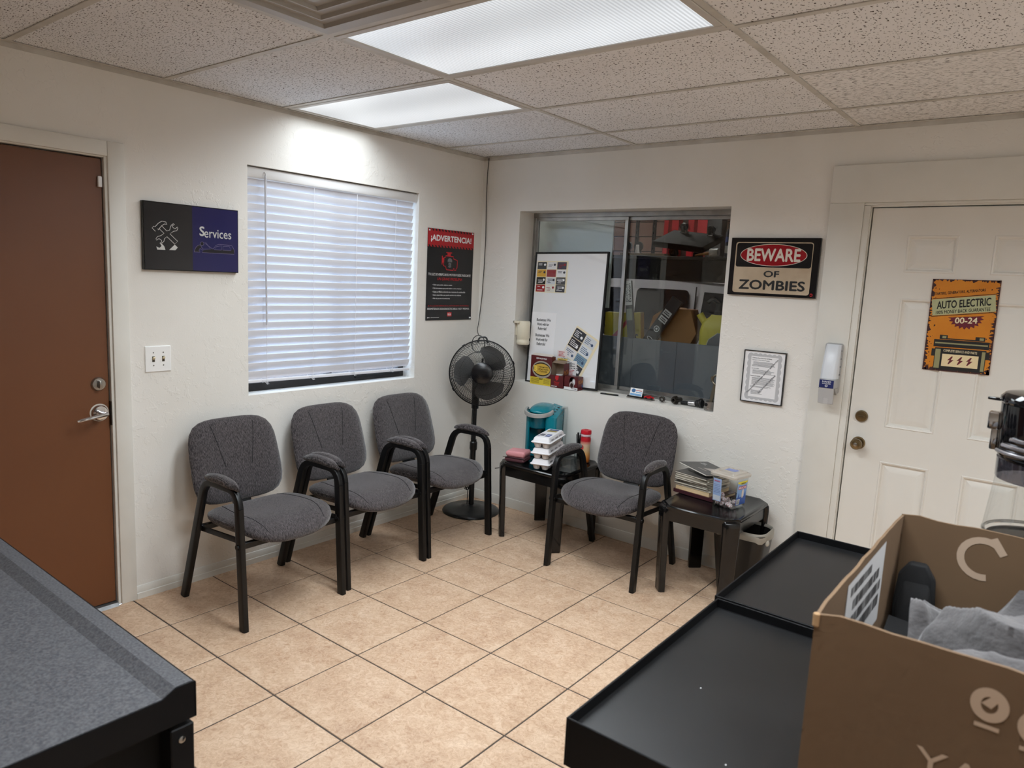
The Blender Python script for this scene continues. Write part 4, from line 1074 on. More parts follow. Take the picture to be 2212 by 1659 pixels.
FOAM = mat('egg_foam', rgb(232, 231, 234), .6, bump=(220, .08, .001)); FOAM2 = mat('egg_pulp', rgb(206, 198, 194), .75, bump=(160, .2, .001))
EB = paint(44, 54, 120, .5); EG = paint(150, 130, 60, .5); EGR = paint(110, 110, 120, .6)
def egg_carton(k, label):
    t = thing('egg_carton', label, 'egg carton', (.915, -.352, TZ + .066 * k), math.radians(17), 'stacked egg cartons')
    hx, hy = .056, .150
    m = MB()
    for i in range(2):
        pass
    rings = []
    for ix in range(2):
        for iy in range(6):
            cx, cy_ = -.026 + .052 * ix, -.122 + .0488 * iy
            m.lathe([(.010, 0.0005), (.0175, .004), (.0225, .018), (.0245, .031)], (cx, cy_, 0), 12)
    m.box(-hx + .002, hx - .002, -hy + .002, hy - .002, .029, .034)
    m.build('cup_tray', FOAM2, t)
    m = MB()
    def rr(i, z): return [(x, y, z) for x, y in rrect(-hx - i, hx + i, -hy - i, hy + i, .012)]
    m.loft([rr(.006, .0345), rr(.006, .0375), rr(-.002, .040), rr(-.007, .058), rr(-.012, .0645), rr(-.020, .0660)])
    m.build('lid', FOAM, t, smooth=30)
    m = MB()
    for yy in (-.09, -.03, .04, .10): m.box(hx - .0015, hx + .0010, yy - .016, yy + .016, .046, .053)
    return t
names = ('bottom foam egg carton of the stack of three', 'middle foam egg carton of the stack of three', 'top egg carton of the stack, with blue and gold printed lid')
for k in range(3):
    t = egg_carton(k, names[k])
    sp = Matrix.Translation((.0555, 0, 0)) @ Matrix.Rotation(math.radians(90), 4, 'Z')
    for yy, s in ((-.085, 'GRADE A'), (-.01, 'LARGE'), (.07, 'EGGS')):
        P_ = Matrix.Translation((.0515, yy, .0485)) @ Matrix.Rotation(math.radians(90), 4, 'Z') @ Matrix.Rotation(math.radians(-14), 4, 'X')
        txt(t, s, 0, 0, .050, .009, EGR, -.0012, .02, plane=P_)
    if k == 2:
        lay = Matrix.Translation((0, 0, .0664)) @ Matrix.Rotation(math.radians(-90), 4, 'X') @ Matrix.Rotation(math.radians(0), 4, 'Y')
        def lid_rect(x0, x1, y0, y1, m_, nm, z=.0664): flat(MB().add([(x0, y0, z), (x1, y0, z), (x1, y1, z), (x0, y1, z)], [(0, 1, 2, 3)]), nm, m_, t)
        lid_rect(-.028, .030, .088, .118, EB, 'blue_print'); lid_rect(-.030, .030, .044, .082, EG, 'gold_print'); lid_rect(.004, .034, -.100, -.030, EB, 'blue_panel'); lid_rect(-.034, -.004, -.09, -.03, EGR, 'grey_print')
        lid_rect(-.036, -.026, -.115, -.095, EB, 'blue_mark'); lid_rect(.010, .028, -.085, -.045, paint(170, 180, 214, .5), 'pale_print', .0667)

def soft_pack(name, label, cat, loc, rz, a, b, h_, m_, seed, part='pack'):
    t = thing(name, label, cat, loc, rz)
    rnd = random.Random(seed)
    m = MB(); rings = []
    for q in range(7):
        f = q / 6; s = 1 - .10 * abs(2 * f - 1) ** 3
        ring = []
        for (x, y) in rrect(-a, a, -b, b, .012, 5):
            w_ = 1 + .02 * math.sin(9 * x / a + q * 1.7 + seed) * (.4 + f)
            ring.append((x * s * w_, y * s * w_, h_ * f + .003 * math.sin(5 * x / a + 3 * y / b + q)* f))
        rings.append(ring)
    m.loft(rings); m.build(part, m_, t, smooth=50)
    return t
PINK = mat('pink_napkins', rgb(214, 146, 150), .5, bump=(40, .25, .004)); MAUVE = mat('maroon_wrap', rgb(96, 58, 64), .3, bump=(50, .3, .004))
t = soft_pack('napkin_pack', 'dark maroon plastic wrapped napkin pack under the pink napkins', 'napkins', (.728, -.408, TZ), math.radians(14), .066, .060, .030, MAUVE, 2)
MB().box(-.075, .074, -.062, -.056, .027, .0295).build('wrapper_flap', paint(40, 30, 34, .3), t)
t = soft_pack('napkin_pack', 'pink paper napkin pack on top of the maroon pack', 'napkins', (.725, -.400, TZ + .031), math.radians(14), .064, .058, .034, PINK, 5)
# clear cup with stirrers
t = thing('stirrer_cup', 'clear plastic cup full of thin black coffee stirrers', 'cup', (.972, -.095, TZ))
MB().lathe([(.026, 0), (.027, .002), (.033, .095), (.0345, .096), (.032, .095), (.026, .004)], (0, 0, 0), 24, caps=False).build('cup', CLEAR, t)
random.seed(21)
for k in range(13):
    a_ = random.uniform(0, 2 * PI); r_ = random.uniform(.004, .024)
    s = MB().cyl((r_ * .7 * math.cos(a_), r_ * .7 * math.sin(a_), .004), (r_ * 1.7 * math.cos(a_ + .25), r_ * 1.7 * math.sin(a_ + .25), random.uniform(.150, .178)), .0024, n=6).build('coffee_stirrer', INK)
    s.location = t.location; tag(s, 'thin black coffee stirrer standing in the clear cup', 'stirrer', 'stirrers in the clear cup')
# acrylic tray
t = thing('acrylic_tray', 'clear acrylic box at the right front of the corner table', 'tray', (1.062, -.330, TZ), math.radians(4))
m = MB(); m.box(-.055, .055, -.085, -.082, 0, .085).box(-.055, .055, .082, .085, 0, .085).box(-.055, -.052, -.082, .082, 0, .085).box(.052, .055, -.082, .082, 0, .085)
m.build('walls', CLEAR, t); MB().box(-.055, .055, -.085, .085, 0, .003).build('bottom', mat('tray_bottom', rgb(60, 58, 56), .25), t)
# creamer bottle
t = thing('creamer_bottle', 'coffee creamer bottle with red lid on the corner table', 'bottle', (1.030, -.112, TZ))
CB = bpy.data.materials.new('creamer_wrap'); CB.use_nodes = True
nt = CB.node_tree; b = nt.nodes['Principled BSDF']; b.inputs['Roughness'].default_value = .35
tc = nn(nt, 'ShaderNodeTexCoord'); sx = nn(nt, 'ShaderNodeSeparateXYZ'); nt.links.new(tc.outputs['Object'], sx.inputs[0])
mr = nn(nt, 'ShaderNodeMapRange'); mr.inputs['From Max'].default_value = .165; nt.links.new(sx.outputs['Z'], mr.inputs['Value'])
cr = nn(nt, 'ShaderNodeValToRGB'); nt.links.new(mr.outputs[0], cr.inputs[0]); nt.links.new(cr.outputs[0], b.inputs['Base Color'])
E_ = cr.color_ramp.elements; E_[0].color = rgb(170, 84, 22); E_[0].position = 0
for p_, c_ in ((.14, (198, 112, 34)), (.30, (214, 150, 84)), (.5, (222, 186, 138)), (.68, (226, 196, 168)), (.80, (214, 110, 100)), (.84, (188, 28, 40))):
    e_ = cr.color_ramp.elements.new(p_); e_.color = rgb(*c_)
E_[-1].color = rgb(188, 28, 40)
MB().lathe([(.028, 0), (.031, .004), (.032, .02), (.032, .05), (.0285, .085), (.0295, .105), (.0325, .125), (.0325, .150), (.029, .165)], (0, 0, 0), 32).build('bottle', CB, t)
MB().lathe([(.0315, .1655), (.0325, .167), (.0325, .178), (.0315, .1795)], (0, 0, 0), 32).build('collar', paint(224, 190, 194, .35), t)
MB().lathe([(.0315, .180), (.0335, .182), (.0335, .197), (.031, .205), (.020, .207)], (0, 0, 0), 32).build('cap', paint(198, 22, 40, .3), t)
MB().lathe([(.012, .2075), (.012, .2095), (.004, .210)], (0, 0, 0), 20).build('cap_spout', paint(178, 18, 34, .3), t)
flat(MB().poly(ellipse(-.004, .098, .011, .015, 20), -.0310), 'round_emblem', paint(206, 70, 70, .4), t)

# ================================================================== on the right table
MAG = [(72, 70, 66), (150, 144, 132), (96, 92, 84), (176, 168, 150), (60, 58, 58), (138, 130, 116), (110, 104, 92), (84, 80, 76), (166, 158, 142)]
t = thing('photo_album', 'dark maroon album at the bottom of the magazine pile', 'album', (1.862, -.185, TZ), math.radians(-9))
MB().box(-.125, .125, -.115, .115, 0, .003).box(-.125, .125, -.115, .115, .016, .019).box(-.125, .121, -.115, -.111, .003, .016).build('cover', mat('maroon_cover', rgb(70, 36, 42), .3), t)
MB().box(-.122, .122, -.110, .112, .003, .016).build('pages', paint(196, 176, 140, .7), t)
zz = TZ + .019
labs = ['tan thick catalogue just above the album', 'dog-eared grey magazine second above the tan catalogue', 'dark magazine low in the pile on the right table', 'pale magazine in the lower half of the pile', 'black edged magazine in the middle of the pile', 'grey magazine in the upper half of the pile', 'thin olive magazine near the pile top', 'dark magazine directly under the topmost tilted one']
ths = [.022, .011, .009, .011, .009, .010, .009, .008]
random.seed(5)
for k in range(8):
    th = ths[k]; t = thing('magazine', labs[k], 'magazine', (1.845 + random.uniform(-.008, .008), -.190 + random.uniform(-.008, .008), zz), math.radians(-10 + random.uniform(-4, 4)), 'magazines piled on the right table')
    hw, hd = .104, .104
    c1 = MAG[k] if k else (212, 182, 138)
    MB().box(-hw, hw, -hd, hd, th - .0012, th).box(-hw, hw, -hd, hd, 0, .0012).build('cover', paint(*(c1 if k else (206, 176, 132)), .35), t)
    MB().box(-hw + .001, hw - .001, -hd + .001, hd - .001, .0012, th - .0012).build('pages', paint(206, 198, 182, .7) if k else paint(222, 194, 152, .7), t)
    zz += th + .0006
t = thing('magazine', 'black covered magazine lying tilted on top of the pile', 'magazine', (1.852, -.160, zz + .0165), group='magazines piled on the right table', rot=(math.radians(-5), math.radians(5), math.radians(-24)))
zz += .03
MB().box(-.108, .108, -.105, .105, .0062, .0074).box(-.108, .108, -.105, .105, -.0012, 0).build('cover', paint(62, 60, 60, .3), t)
MB().box(-.107, .107, -.104, .104, .0, .0062).build('pages', paint(222, 218, 208, .7), t)
lay = lambda x, y, r_: Matrix.Translation((x, y, .0076)) @ Matrix.Rotation(r_, 4, 'Z') @ Matrix.Rotation(math.radians(-90), 4, 'X')
txt(t, 'AUTO', -.070, 0, .028, .014, PRW, 0, .03, plane=Matrix.Translation((0, .05, .0078)) @ Matrix.Rotation(math.radians(-90), 4, 'X'))
txt(t, 'PARTS', -.064, 0, .040, .012, PRW, 0, .03, plane=Matrix.Translation((0, .030, .0078)) @ Matrix.Rotation(math.radians(-90), 4, 'X'))
flat(MB().add([(.0, -.03, .0078), (.06, -.02, .0078), (.07, .03, .0078), (.02, .04, .0078)], [(0, 1, 2, 3)]).add([(-.01, -.06, .0079), (.05, -.055, .0079), (.05, -.045, .0079), (-.01, -.05, .0079)], [(0, 1, 2, 3)]), 'cover_picture', paint(160, 152, 146, .35), t)

# candy tub
TU = (2.040, -.292)
t = thing('candy_tub', 'clear square candy tub with blue label and pale lid on the right table', 'tub', (TU[0], TU[1], TZ), math.radians(-11))
def rr_(h_, z, r_=.018): return [(x, y, z) for x, y in rrect(-h_, h_, -h_, h_, r_)]
m = MB(); m.loft([rr_(.061, .002), rr_(.063, .006), rr_(.071, .165), rr_(.069, .165), rr_(.061, .008), rr_(.059, .004)], caps=False); m.build('body', CLEAR, t)
m = MB(); m.loft([rr_(.059, .0), rr_(.059, .004)]); m.build('base', CLEAR, t)
LID = glass_mat('lid_plastic', (.86, .84, .80, 1), 1.4, .1, 2.0)
m = MB(); m.loft([rr_(.078, .160), rr_(.079, .172), rr_(.076, .177), rr_(.066, .178), rr_(.062, .186), rr_(.050, .187)]); m.build('lid', mat('lid_milky', rgb(214, 204, 190), .25, alpha=.5), t)
flat(MB().add([(-.028, -.020, .1876), (.034, -.020, .1876), (.034, .028, .1876), (-.028, .028, .1876)], [(0, 1, 2, 3)]), 'lid_label', paint(128, 140, 190, .4), t)
LB = paint(128, 168, 220, .35); LB2 = paint(52, 90, 170, .35); YEL = paint(226, 214, 60, .35)
slope = math.atan(.008 / .159)
PF = Matrix.Rotation(math.radians(90), 4, 'Z') @ Matrix.Rotation(slope * 1.0, 4, 'X')   # right hand face
PL = Matrix.Rotation(slope, 4, 'X')
def on(face, mb_, nm, m_):
    mb_.xf(face); flat(mb_, nm, m_, t)
FY = -.0672
on(PF, MB().rect(-.046, .042, .024, .150, FY), 'label', LB); on(PF, MB().rect(-.046, .042, .024, .066, FY - .0004), 'label_foot', LB2)
on(PF, MB().poly([(-.046, .150), (.042, .150), (.042, .142), (.020, .133), (-.016, .133), (-.046, .142)], FY - .0004), 'yellow_flash', YEL)
on(PF, MB().rect(-.036, .036, .108, .124, FY - .0006), 'red_name_bar', paint(180, 30, 80, .35))
txt(t, 'BRACHS', 0, .116, .066, .011, PRW, FY - .0009, .04, plane=PF)
txt(t, 'VALUE SIZE', .004, .1385, .04, .007, INK, FY - .0009, .02, plane=PF)
on(PF, MB().rect(-.042, -.012, .028, .056, FY - .0008), 'barcode_panel', PRW)
mb_ = MB()
for k in range(8): mb_.rect(-.040 + k * .0034, -.0385 + k * .0034, .031, .053, FY - .0011)
on(PF, mb_, 'barcode', INK)
on(PF, MB().poly(ellipse(.008, .083, .009, .024, 20), FY - .0008), 'mint_drawing', paint(226, 214, 204, .4))
on(PF, MB().poly([(-.034, .066), (-.026, .092), (-.018, .066)], FY - .0008).poly([(.022, .066), (.030, .095), (.038, .066)], FY - .0008), 'figure_drawings', LB2)
on(PL, MB().rect(-.052, -.004, .030, .150, FY), 'back_label', mat('label_pale', rgb(150, 172, 208), .4)); on(PL, MB().rect(-.049, -.008, .034, .060, FY - .0004), 'barcode_panel', paint(196, 200, 206, .4))
txt(t, 'BRACHS', -.028, .137, .034, .008, paint(196, 70, 110, .4), FY - .0007, .04, plane=PL)
mb_ = MB()
for z in (.118, .110, .100, .092, .084, .076): mb_.rect(-.048, -.010, z - .0015, z + .0015, FY - .0005)
on(PL, mb_, 'small_print', paint(116, 134, 172, .4))
# peppermints
WRAP = glass_mat('candy_wrapper', (.97, .96, .96, 1), 1.4, .15, 1.5)
CM_ = mat('mint_white', rgb(236, 224, 222), .3); CR_ = mat('mint_red', rgb(176, 34, 60), .3)
def mint():
    t = thing('peppermint', 'x', 'candy', group='wrapped peppermints in the tub')
    m = MB(); m.lathe([(.004, -.0062), (.010, -.0055), (.0128, -.002), (.0128, .002), (.010, .0055), (.004, .0062)], (0, 0, 0), 16); m.build('mint', CM_, t)
    m = MB()
    for k in range(5):
        a_ = 2 * PI * k / 5
        m.add([(.002 * math.cos(a_), .002 * math.sin(a_), .0068), (.0100 * math.cos(a_ + .3), .0100 * math.sin(a_ + .3), .0060), (.0132 * math.cos(a_ + .50), .0132 * math.sin(a_ + .50), .0018), (.0132 * math.cos(a_ + .75), .0132 * math.sin(a_ + .75), .0018), (.0100 * math.cos(a_ + .55), .0100 * math.sin(a_ + .55), .0060)], [(0, 1, 2, 3, 4)])
    m.build('stripe', CR_, t)
    m = MB()
    for s in (-1, 1):
        for k in range(3):
            a_ = (k - 1) * .35
            m.add([(s * .010, 0, 0), (s * .024, .010 * math.sin(a_) - .004, .006 * (k - 1)), (s * .025, .010 * math.sin(a_) + .005, .005 * (k - 1) + .002)], [(0, 1, 2)])
    m.build('wrapper', WRAP, t)
    return t
random.seed(8); mn = mint(); n_ = 0
for k, (x, y, z) in enumerate(((-.040, -.040, .014), (-.012, -.044, .013), (-.042, -.012, .014), (-.016, -.014, .013), (.014, -.030, .013), (-.030, .018, .013), (.036, -.042, .013), (-.034, -.030, .036), (-.010, -.032, .035), (-.040, .002, .036), (-.024, -.022, .056), (.004, .004, .013), (.012, .034, .013), (-.030, .044, .013))):
    o = mn if k == 0 else copy_tree(mn)
    o.location = Matrix.Translation((TU[0], TU[1], TZ)) @ Matrix.Rotation(math.radians(-11), 4, 'Z') @ Vector((x, y, z))
    o.rotation_euler = (random.uniform(.3, 1.3), random.uniform(-.5, .5), random.uniform(-1, 2)); o['label'] = 'red striped peppermint in clear wrapper inside the candy tub'

# waste bin
t = thing('waste_bin', 'black plastic waste bin with pale liner under the right table', 'bin', (2.105, -.210, 0), math.radians(2))
def rb(a, b, z, r_=.055): return [(x, y, z) for x, y in rrect(-a, a, -b, b, r_)]
BIN = mat('bin_black', rgb(22, 21, 20), .35)
m = MB(); m.loft([rb(.100, .075, 0), rb(.105, .080, .008), rb(.140, .115, .355), rb(.137, .112, .355), rb(.100, .076, .012)], caps=True); m.build('body', BIN, t, smooth=40)
LIN = mat('bin_liner', rgb(206, 200, 186), .35, alpha=.5)
m = MB(); rg = []
random.seed(2)
for z, o_ in ((.322, .002), (.332, .004), (.348, .004), (.362, .002), (.366, -.003), (.360, -.006), (.350, -.008)):
    rg.append([(x * (1 + random.uniform(-.006, .006)), y * (1 + random.uniform(-.006, .006)), z + (random.uniform(-.010, .004) if z < .33 else 0)) for x, y, _ in rb(.138 + o_, .113 + o_, 0, .062)])
m.loft(rg, caps=False); m.build('liner', LIN, t, smooth=60)
MB().lathe([(.003, -.016), (.010, -.008), (.011, .002), (.006, .012), (.003, .016)], (.146, -.06, .318), 12, (.2, 0, 1)).build('liner_knot', LIN, t)

# ================================================================== whiteboard and things on the window sill
SZ = .9005
t = thing('whiteboard', 'black framed whiteboard covered with business cards leaning in the workshop window', 'whiteboard', (.690, .068, SZ), rot=(math.radians(-4.8), math.radians(-1.2), 0))
WBW, WBH = .290, .893
MB().box(-WBW + .006, WBW - .006, -.004, .004, .006, WBH - .006).build('panel', mat('whiteboard_gloss', rgb(228, 229, 230), .04, spec=.9), t)
m = MB()
for a in ((-WBW, WBW, 0, .014), (-WBW, WBW, WBH - .012, WBH), (-WBW, -WBW + .012, .014, WBH - .012), (WBW - .012, WBW, .014, WBH - .012)): m.box(a[0], a[1], -.010, .008, a[2], a[3])
m.build('frame', BLKMATTE, t, .002, 1)
def wu(u): return -WBW + 2 * WBW * u
def wvv(v): return WBH * (1 - v)
random.seed(4)
flat(MB().rect(wu(.035), wu(.475), wvv(.305), wvv(.068), -.0046), 'card_sheet', paint(232, 222, 190, .5), t)
ccols = [[(60, 62, 64), (212, 164, 62), (34, 30, 28), (150, 28, 34)], [(222, 222, 222), (146, 60, 66), (206, 210, 214), (220, 218, 208)], [(70, 68, 80), (226, 226, 228), (72, 72, 74), (64, 64, 68)]]
for c in range(3):
    for r in range(4):
        u0, u1 = .042 + .140 * c, .172 + .140 * c; v0 = .075 + .057 * r; v1 = v0 + .054
        o = flat(MB().rect(wu(u0), wu(u1), wvv(v1), wvv(v0), -.0052), 'business_card', paint(*ccols[c][r], .4), t)
        dark = sum(ccols[c][r]) < 400; ik = PRW if dark else paint(60, 60, 70, .5)
        m = MB()
        for k in range(4):
            if random.random() < .8:
                a = u0 + .012 + random.uniform(0, .02); zc = v0 + .012 + .009 * k
                m.rect(wu(a), wu(a + random.uniform(.03, .085)), wvv(zc + .0035), wvv(zc), -.0056)
        m.poly(ellipse(wu(u0 + .105), wvv(v0 + .02), .009, .008, 12), -.0055)
        flat(m, 'card_print', random.choice([ik, paint(150, 40, 44, .5) if (c + r) % 2 == 0 else ik]), o)
flat(MB().rect(wu(.012), wu(.375), wvv(.80), wvv(.455), -.0048), 'paper_sheet', paint(236, 236, 238, .5), t)
for b0 in (.513, .630):
    for k, (s, wd) in enumerate((('Businesses We', .115), ('Work with for', .100), ('Referrals!', .072))):
        txt(t, s, wu(.195 - .005 * k), wvv(b0 + .033 * k), wd, .020, INK, -.0054, .02)
# tilted sheet of cards
ra = math.radians(-27); cx, cz = wu(.715), wvv(.735)
def tr_(x, z): return (cx + x * math.cos(ra) - z * math.sin(ra), cz + x * math.sin(ra) + z * math.cos(ra))
def trect(x0, x1, z0, z1): return [tr_(x0, z0), tr_(x1, z0), tr_(x1, z1), tr_(x0, z1)]
sh = flat(MB().poly(trect(-.105, .105, -.145, .145), -.0050), 'card_sheet', paint(232, 220, 188, .5), t)
tc_ = [(52, 54, 58), (206, 210, 214), (44, 40, 44), (214, 220, 226), (214, 214, 216), (120, 150, 170), (190, 196, 186), (58, 58, 62)]
for k in range(8):
    c, r = k % 2, k // 2; x0 = -.100 + .095 * c; z1 = .132 - .068 * r
    o = flat(MB().poly(trect(x0, x0 + .091, z1 - .064, z1), -.0056), 'business_card', paint(*tc_[k], .4), t)
    m = MB(); ik = PRW if sum(tc_[k]) < 300 else paint(70, 90, 120, .5)
    for q in range(4): m.poly(trect(x0 + .008, x0 + .008 + random.uniform(.03, .07), z1 - .018 - .011 * q, z1 - .014 - .011 * q), -.0060)
    m.poly([tr_(x0 + .07 + .010 * math.cos(a_), z1 - .04 + .010 * math.sin(a_)) for a_ in (0, .8, 1.6, 2.4, 3.2, 4, 4.8, 5.6)], -.0060)
    flat(m, 'card_print', ik, o)
for (u, v, col) in ((.44, .790, (206, 180, 96)), (.57, .800, (226, 226, 226)), (.57, .858, (222, 222, 224)), (.45, .868, (80, 74, 96)), (.43, .73, (222, 212, 210))):
    o = flat(MB().rect(wu(u), wu(u + .14), wvv(v + .052), wvv(v), -.0064), 'business_card', paint(*col, .4), t)
    m = MB()
    for q in range(4): m.rect(wu(u + .02), wu(u + .02 + random.uniform(.05, .1)), wvv(v + .014 + .01 * q), wvv(v + .010 + .01 * q), -.0068)
    flat(m, 'card_print', random.choice([INK, PRRED]), o)

def open_box(mb, x0, x1, y0, y1, z0, z1, th=.0012, top=False, front=None):
    fz = z1 if front is None else front
    mb.box(x0, x1, y0, y0 + th, z0, fz).box(x0, x1, y1 - th, y1, z0, z1).box(x0, x0 + th, y0 + th, y1 - th, z0, z1).box(x1 - th, x1, y0 + th, y1 - th, z0, z1).box(x0 + th, x1 - th, y0 + th, y1 - th, z0, z0 + th)
    if top: mb.box(x0, x1, y0, y1, z1, z1 + th)
MARN = mat('box_maroon', rgb(92, 32, 34), .35); BYEL = paint(220, 196, 64, .35); KRAFT = mat('raw_card', rgb(134, 116, 98), .8)
# cleaning kit box
t = thing('cleaner_box', 'brown and yellow three step service kit box at the left of the window sill', 'box', (.486, .004, SZ), math.radians(1))
m = MB(); open_box(m, 0, .168, 0, .046, 0, .196); m.build('carton', MARN, t)
m = MB(); m.add([(0.0, 0, .196), (.168, 0, .196), (.160, .045, .206), (.004, .045, .207)], [(0, 1, 2, 3)]).add([(0, 0, .1968), (.168, 0, .1968), (.160, .045, .2068), (.004, .045, .2078)], [(3, 2, 1, 0)])
m.build('torn_flap', paint(214, 206, 196, .7), t)
flat(MB().rect(0, .168, 0, .050, -.0004), 'yellow_base', BYEL, t)
flat(MB().poly(ellipse(.092, .104, .078, .058), -.0006), 'chrome_oval', paint(168, 160, 146, .25), t); flat(MB().poly(ellipse(.092, .106, .070, .046), -.0008), 'dark_oval', paint(46, 36, 30, .3), t); flat(MB().poly(ellipse(.092, .106, .066, .038), -.0010), 'gold_oval', paint(208, 170, 70, .3), t)
txt(t, 'SERVICE PRO', .086, .178, .085, .010, PRW, -.0012, .03)
txt(t, '3', .040, .108, .030, .040, paint(232, 206, 90, .3), -.0013, .05)
for k, s in enumerate(('STEP INJECTION', 'INTAKE SYSTEM', 'CLEANER')): txt(t, s, .106, .120 - .014 * k, .080 - .02 * (k == 2), .010, INK, -.0014, .012)
m = MB()
for k in range(6): m.rect(.010, .074, .040 - .006 * k, .042 - .006 * k, -.0006).rect(.110, .160, .042 - .006 * k, .044 - .006 * k, -.0006)
flat(m, 'fine_print', paint(90, 76, 20, .5), t); txt(t, '$60', .090, .040, .026, .014, INK, -.0008, .02)
# coffee pod boxes
t = thing('coffee_pod_box', 'tall opened maroon coffee pod box with its front torn down', 'box', (.662, -.004, SZ), math.radians(1))
m = MB(); open_box(m, 0, .098, 0, .062, 0, .162, front=.082); m.build('carton', MARN, t)
m = MB(); m.box(.0014, .0966, .0600, .0606, .003, .160).box(.0014, .002, .003, .060, .003, .16); m.build('inside', KRAFT, t)
m = MB(); m.add([(0, .004, .162), (.098, .004, .162), (.104, .054, .178), (-.01, .054, .174)], [(0, 1, 2, 3)]).add([(0, .004, .1612), (.098, .004, .1612), (.104, .054, .1772), (-.01, .054, .1732)], [(3, 2, 1, 0)]); m.build('top_flap', KRAFT, t)
flat(MB().poly([(.036, .078), (.062, .082), (.060, .056), (.046, .046), (.034, .060)], -.0005), 'red_cup_print', paint(190, 30, 36, .35), t)
for k, s in enumerate(('PREMIUM', 'ROAST', 'COFFEE')): txt(t, s, .048, .036 - .009 * k, .042 - .004 * k, .006, paint(214, 52, 50, .4), -.0006, .02)
txt(t, 'DECAF', .030, .008, .045, .007, PRW, -.0006, .03)
RS = Matrix.Translation((.0982, 0, 0)) @ Matrix.Rotation(math.radians(90), 4, 'Z')
txt(t, 'McCafé', .031, .105, .050, .030, paint(190, 122, 44, .4), -.0006, .01, .2, math.radians(8), plane=RS)
p = MB().lathe([(.017, 0), (.0215, .040), (.0235, .041), (.0235, .043)], (.706, .030, SZ + .042), 20).build('pod_body', PRW)
MB().box(-.02, .02, -.02, .02, 0, .001)
tag(p, 'white coffee pod inside the tall opened coffee pod box', 'coffee pod')
p2 = MB().lathe([(.017, -.020), (.0235, .019), (.0235, .021)], (0, 0, 0), 20, (0, -1, .2)); 
t = thing('coffee_pod_box', 'low maroon coffee pod box with round cutout beside the whiteboard corner', 'box', (.770, -.004, SZ), math.radians(0))
m = MB(); m.box(0, .106, .0010, .0600, 0, .001).box(0, .106, .059, .060, 0, .088).box(.105, .106, 0, .060, 0, .088).box(0, .001, 0, .060, 0, .088).box(0, .106, 0, .060, .087, .088)
# front with a round opening
hole = ellipse(.062, .055, .023, .030, 28); n_ = len(hole)
def sq(a_):
    c, s = math.cos(a_), math.sin(a_); k = 1e9
    if c > 0: k = min(k, (.106 - .062) / c)
    if c < 0: k = min(k, -.062 / c)
    if s > 0: k = min(k, (.088 - .055) / s)
    if s < 0: k = min(k, -.055 / s)
    return (.062 + c * k, .055 + s * k)
an_ = sorted([2 * PI * i / n_ for i in range(n_)] + [math.atan2(b_, a_) % (2 * PI) for a_, b_ in ((.044, .033), (-.062, .033), (-.062, -.055), (.044, -.055))])
hl = [(.062 + .023 * math.cos(a_), .055 + .030 * math.sin(a_)) for a_ in an_]; ol = [sq(a_) for a_ in an_]; N_ = len(an_)
m.add([(x, 0, z) for x, z in hl] + [(x, 0, z) for x, z in ol] + [(x, .001, z) for x, z in hl] + [(x, .001, z) for x, z in ol], [(k, (k + 1) % N_, N_ + (k + 1) % N_, N_ + k) for k in range(N_)] + [(2 * N_ + k, 3 * N_ + k, 3 * N_ + (k + 1) % N_, 2 * N_ + (k + 1) % N_) for k in range(N_)] + [(k, 2 * N_ + k, 2 * N_ + (k + 1) % N_, (k + 1) % N_) for k in range(N_)])
m.build('carton', MARN, t)
flat(MB().rect(0, .106, 0, .018, -.0004), 'white_base', PRW, t); txt(t, 'COFFEE', .078, .010, .042, .007, INK, -.0008, .03)
flat(MB().poly(ellipse(.060, .034, .018, .022, 24), -.0006), 'cup_print', paint(168, 160, 158, .4), t); flat(MB().poly(ellipse(.060, .030, .012, .015, 24), -.0009), 'bean_print', paint(60, 36, 30, .4), t)
RS = Matrix.Translation((.1063, 0, 0)) @ Matrix.Rotation(math.radians(90), 4, 'Z')
txt(t, 'McCafé', .030, .058, .050, .026, paint(206, 128, 44, .4), -.0006, .01, .2, math.radians(8), plane=RS)
flat(MB().poly([(.044, .034), (.060, .038), (.058, .018), (.050, .012)], -.0006).xf(RS), 'blue_cup_print', paint(44, 74, 130, .4), t)
p = MB().lathe([(.0235, 0), (.0235, .002), (.0215, .003), (.0165, .042)], (.832, .030, SZ + .030), 20).build('pod_body', PRW)
tag(p, 'upside down white coffee pod inside the low coffee pod box', 'coffee pod')
# folding knife
t = thing('pocket_knife', 'flat black folding knife with olive patch on the sill by the whiteboard', 'knife', (1.088, .040, SZ), math.radians(8))
m = MB(); m.prism([(-.060, -.008), (-.040, -.014), (.030, -.012), (.062, -.002), (.060, .006), (.0, .012), (-.055, .010)], 0, .008, 'z'); m.build('handle', BLKMATTE, t, .002, 1)
flat(MB().add([(-.02, -.008, .0083), (.03, -.006, .0083), (.026, .006, .0083), (-.018, .007, .0083)], [(0, 1, 2, 3)]), 'olive_patch', paint(126, 124, 54, .5), t)
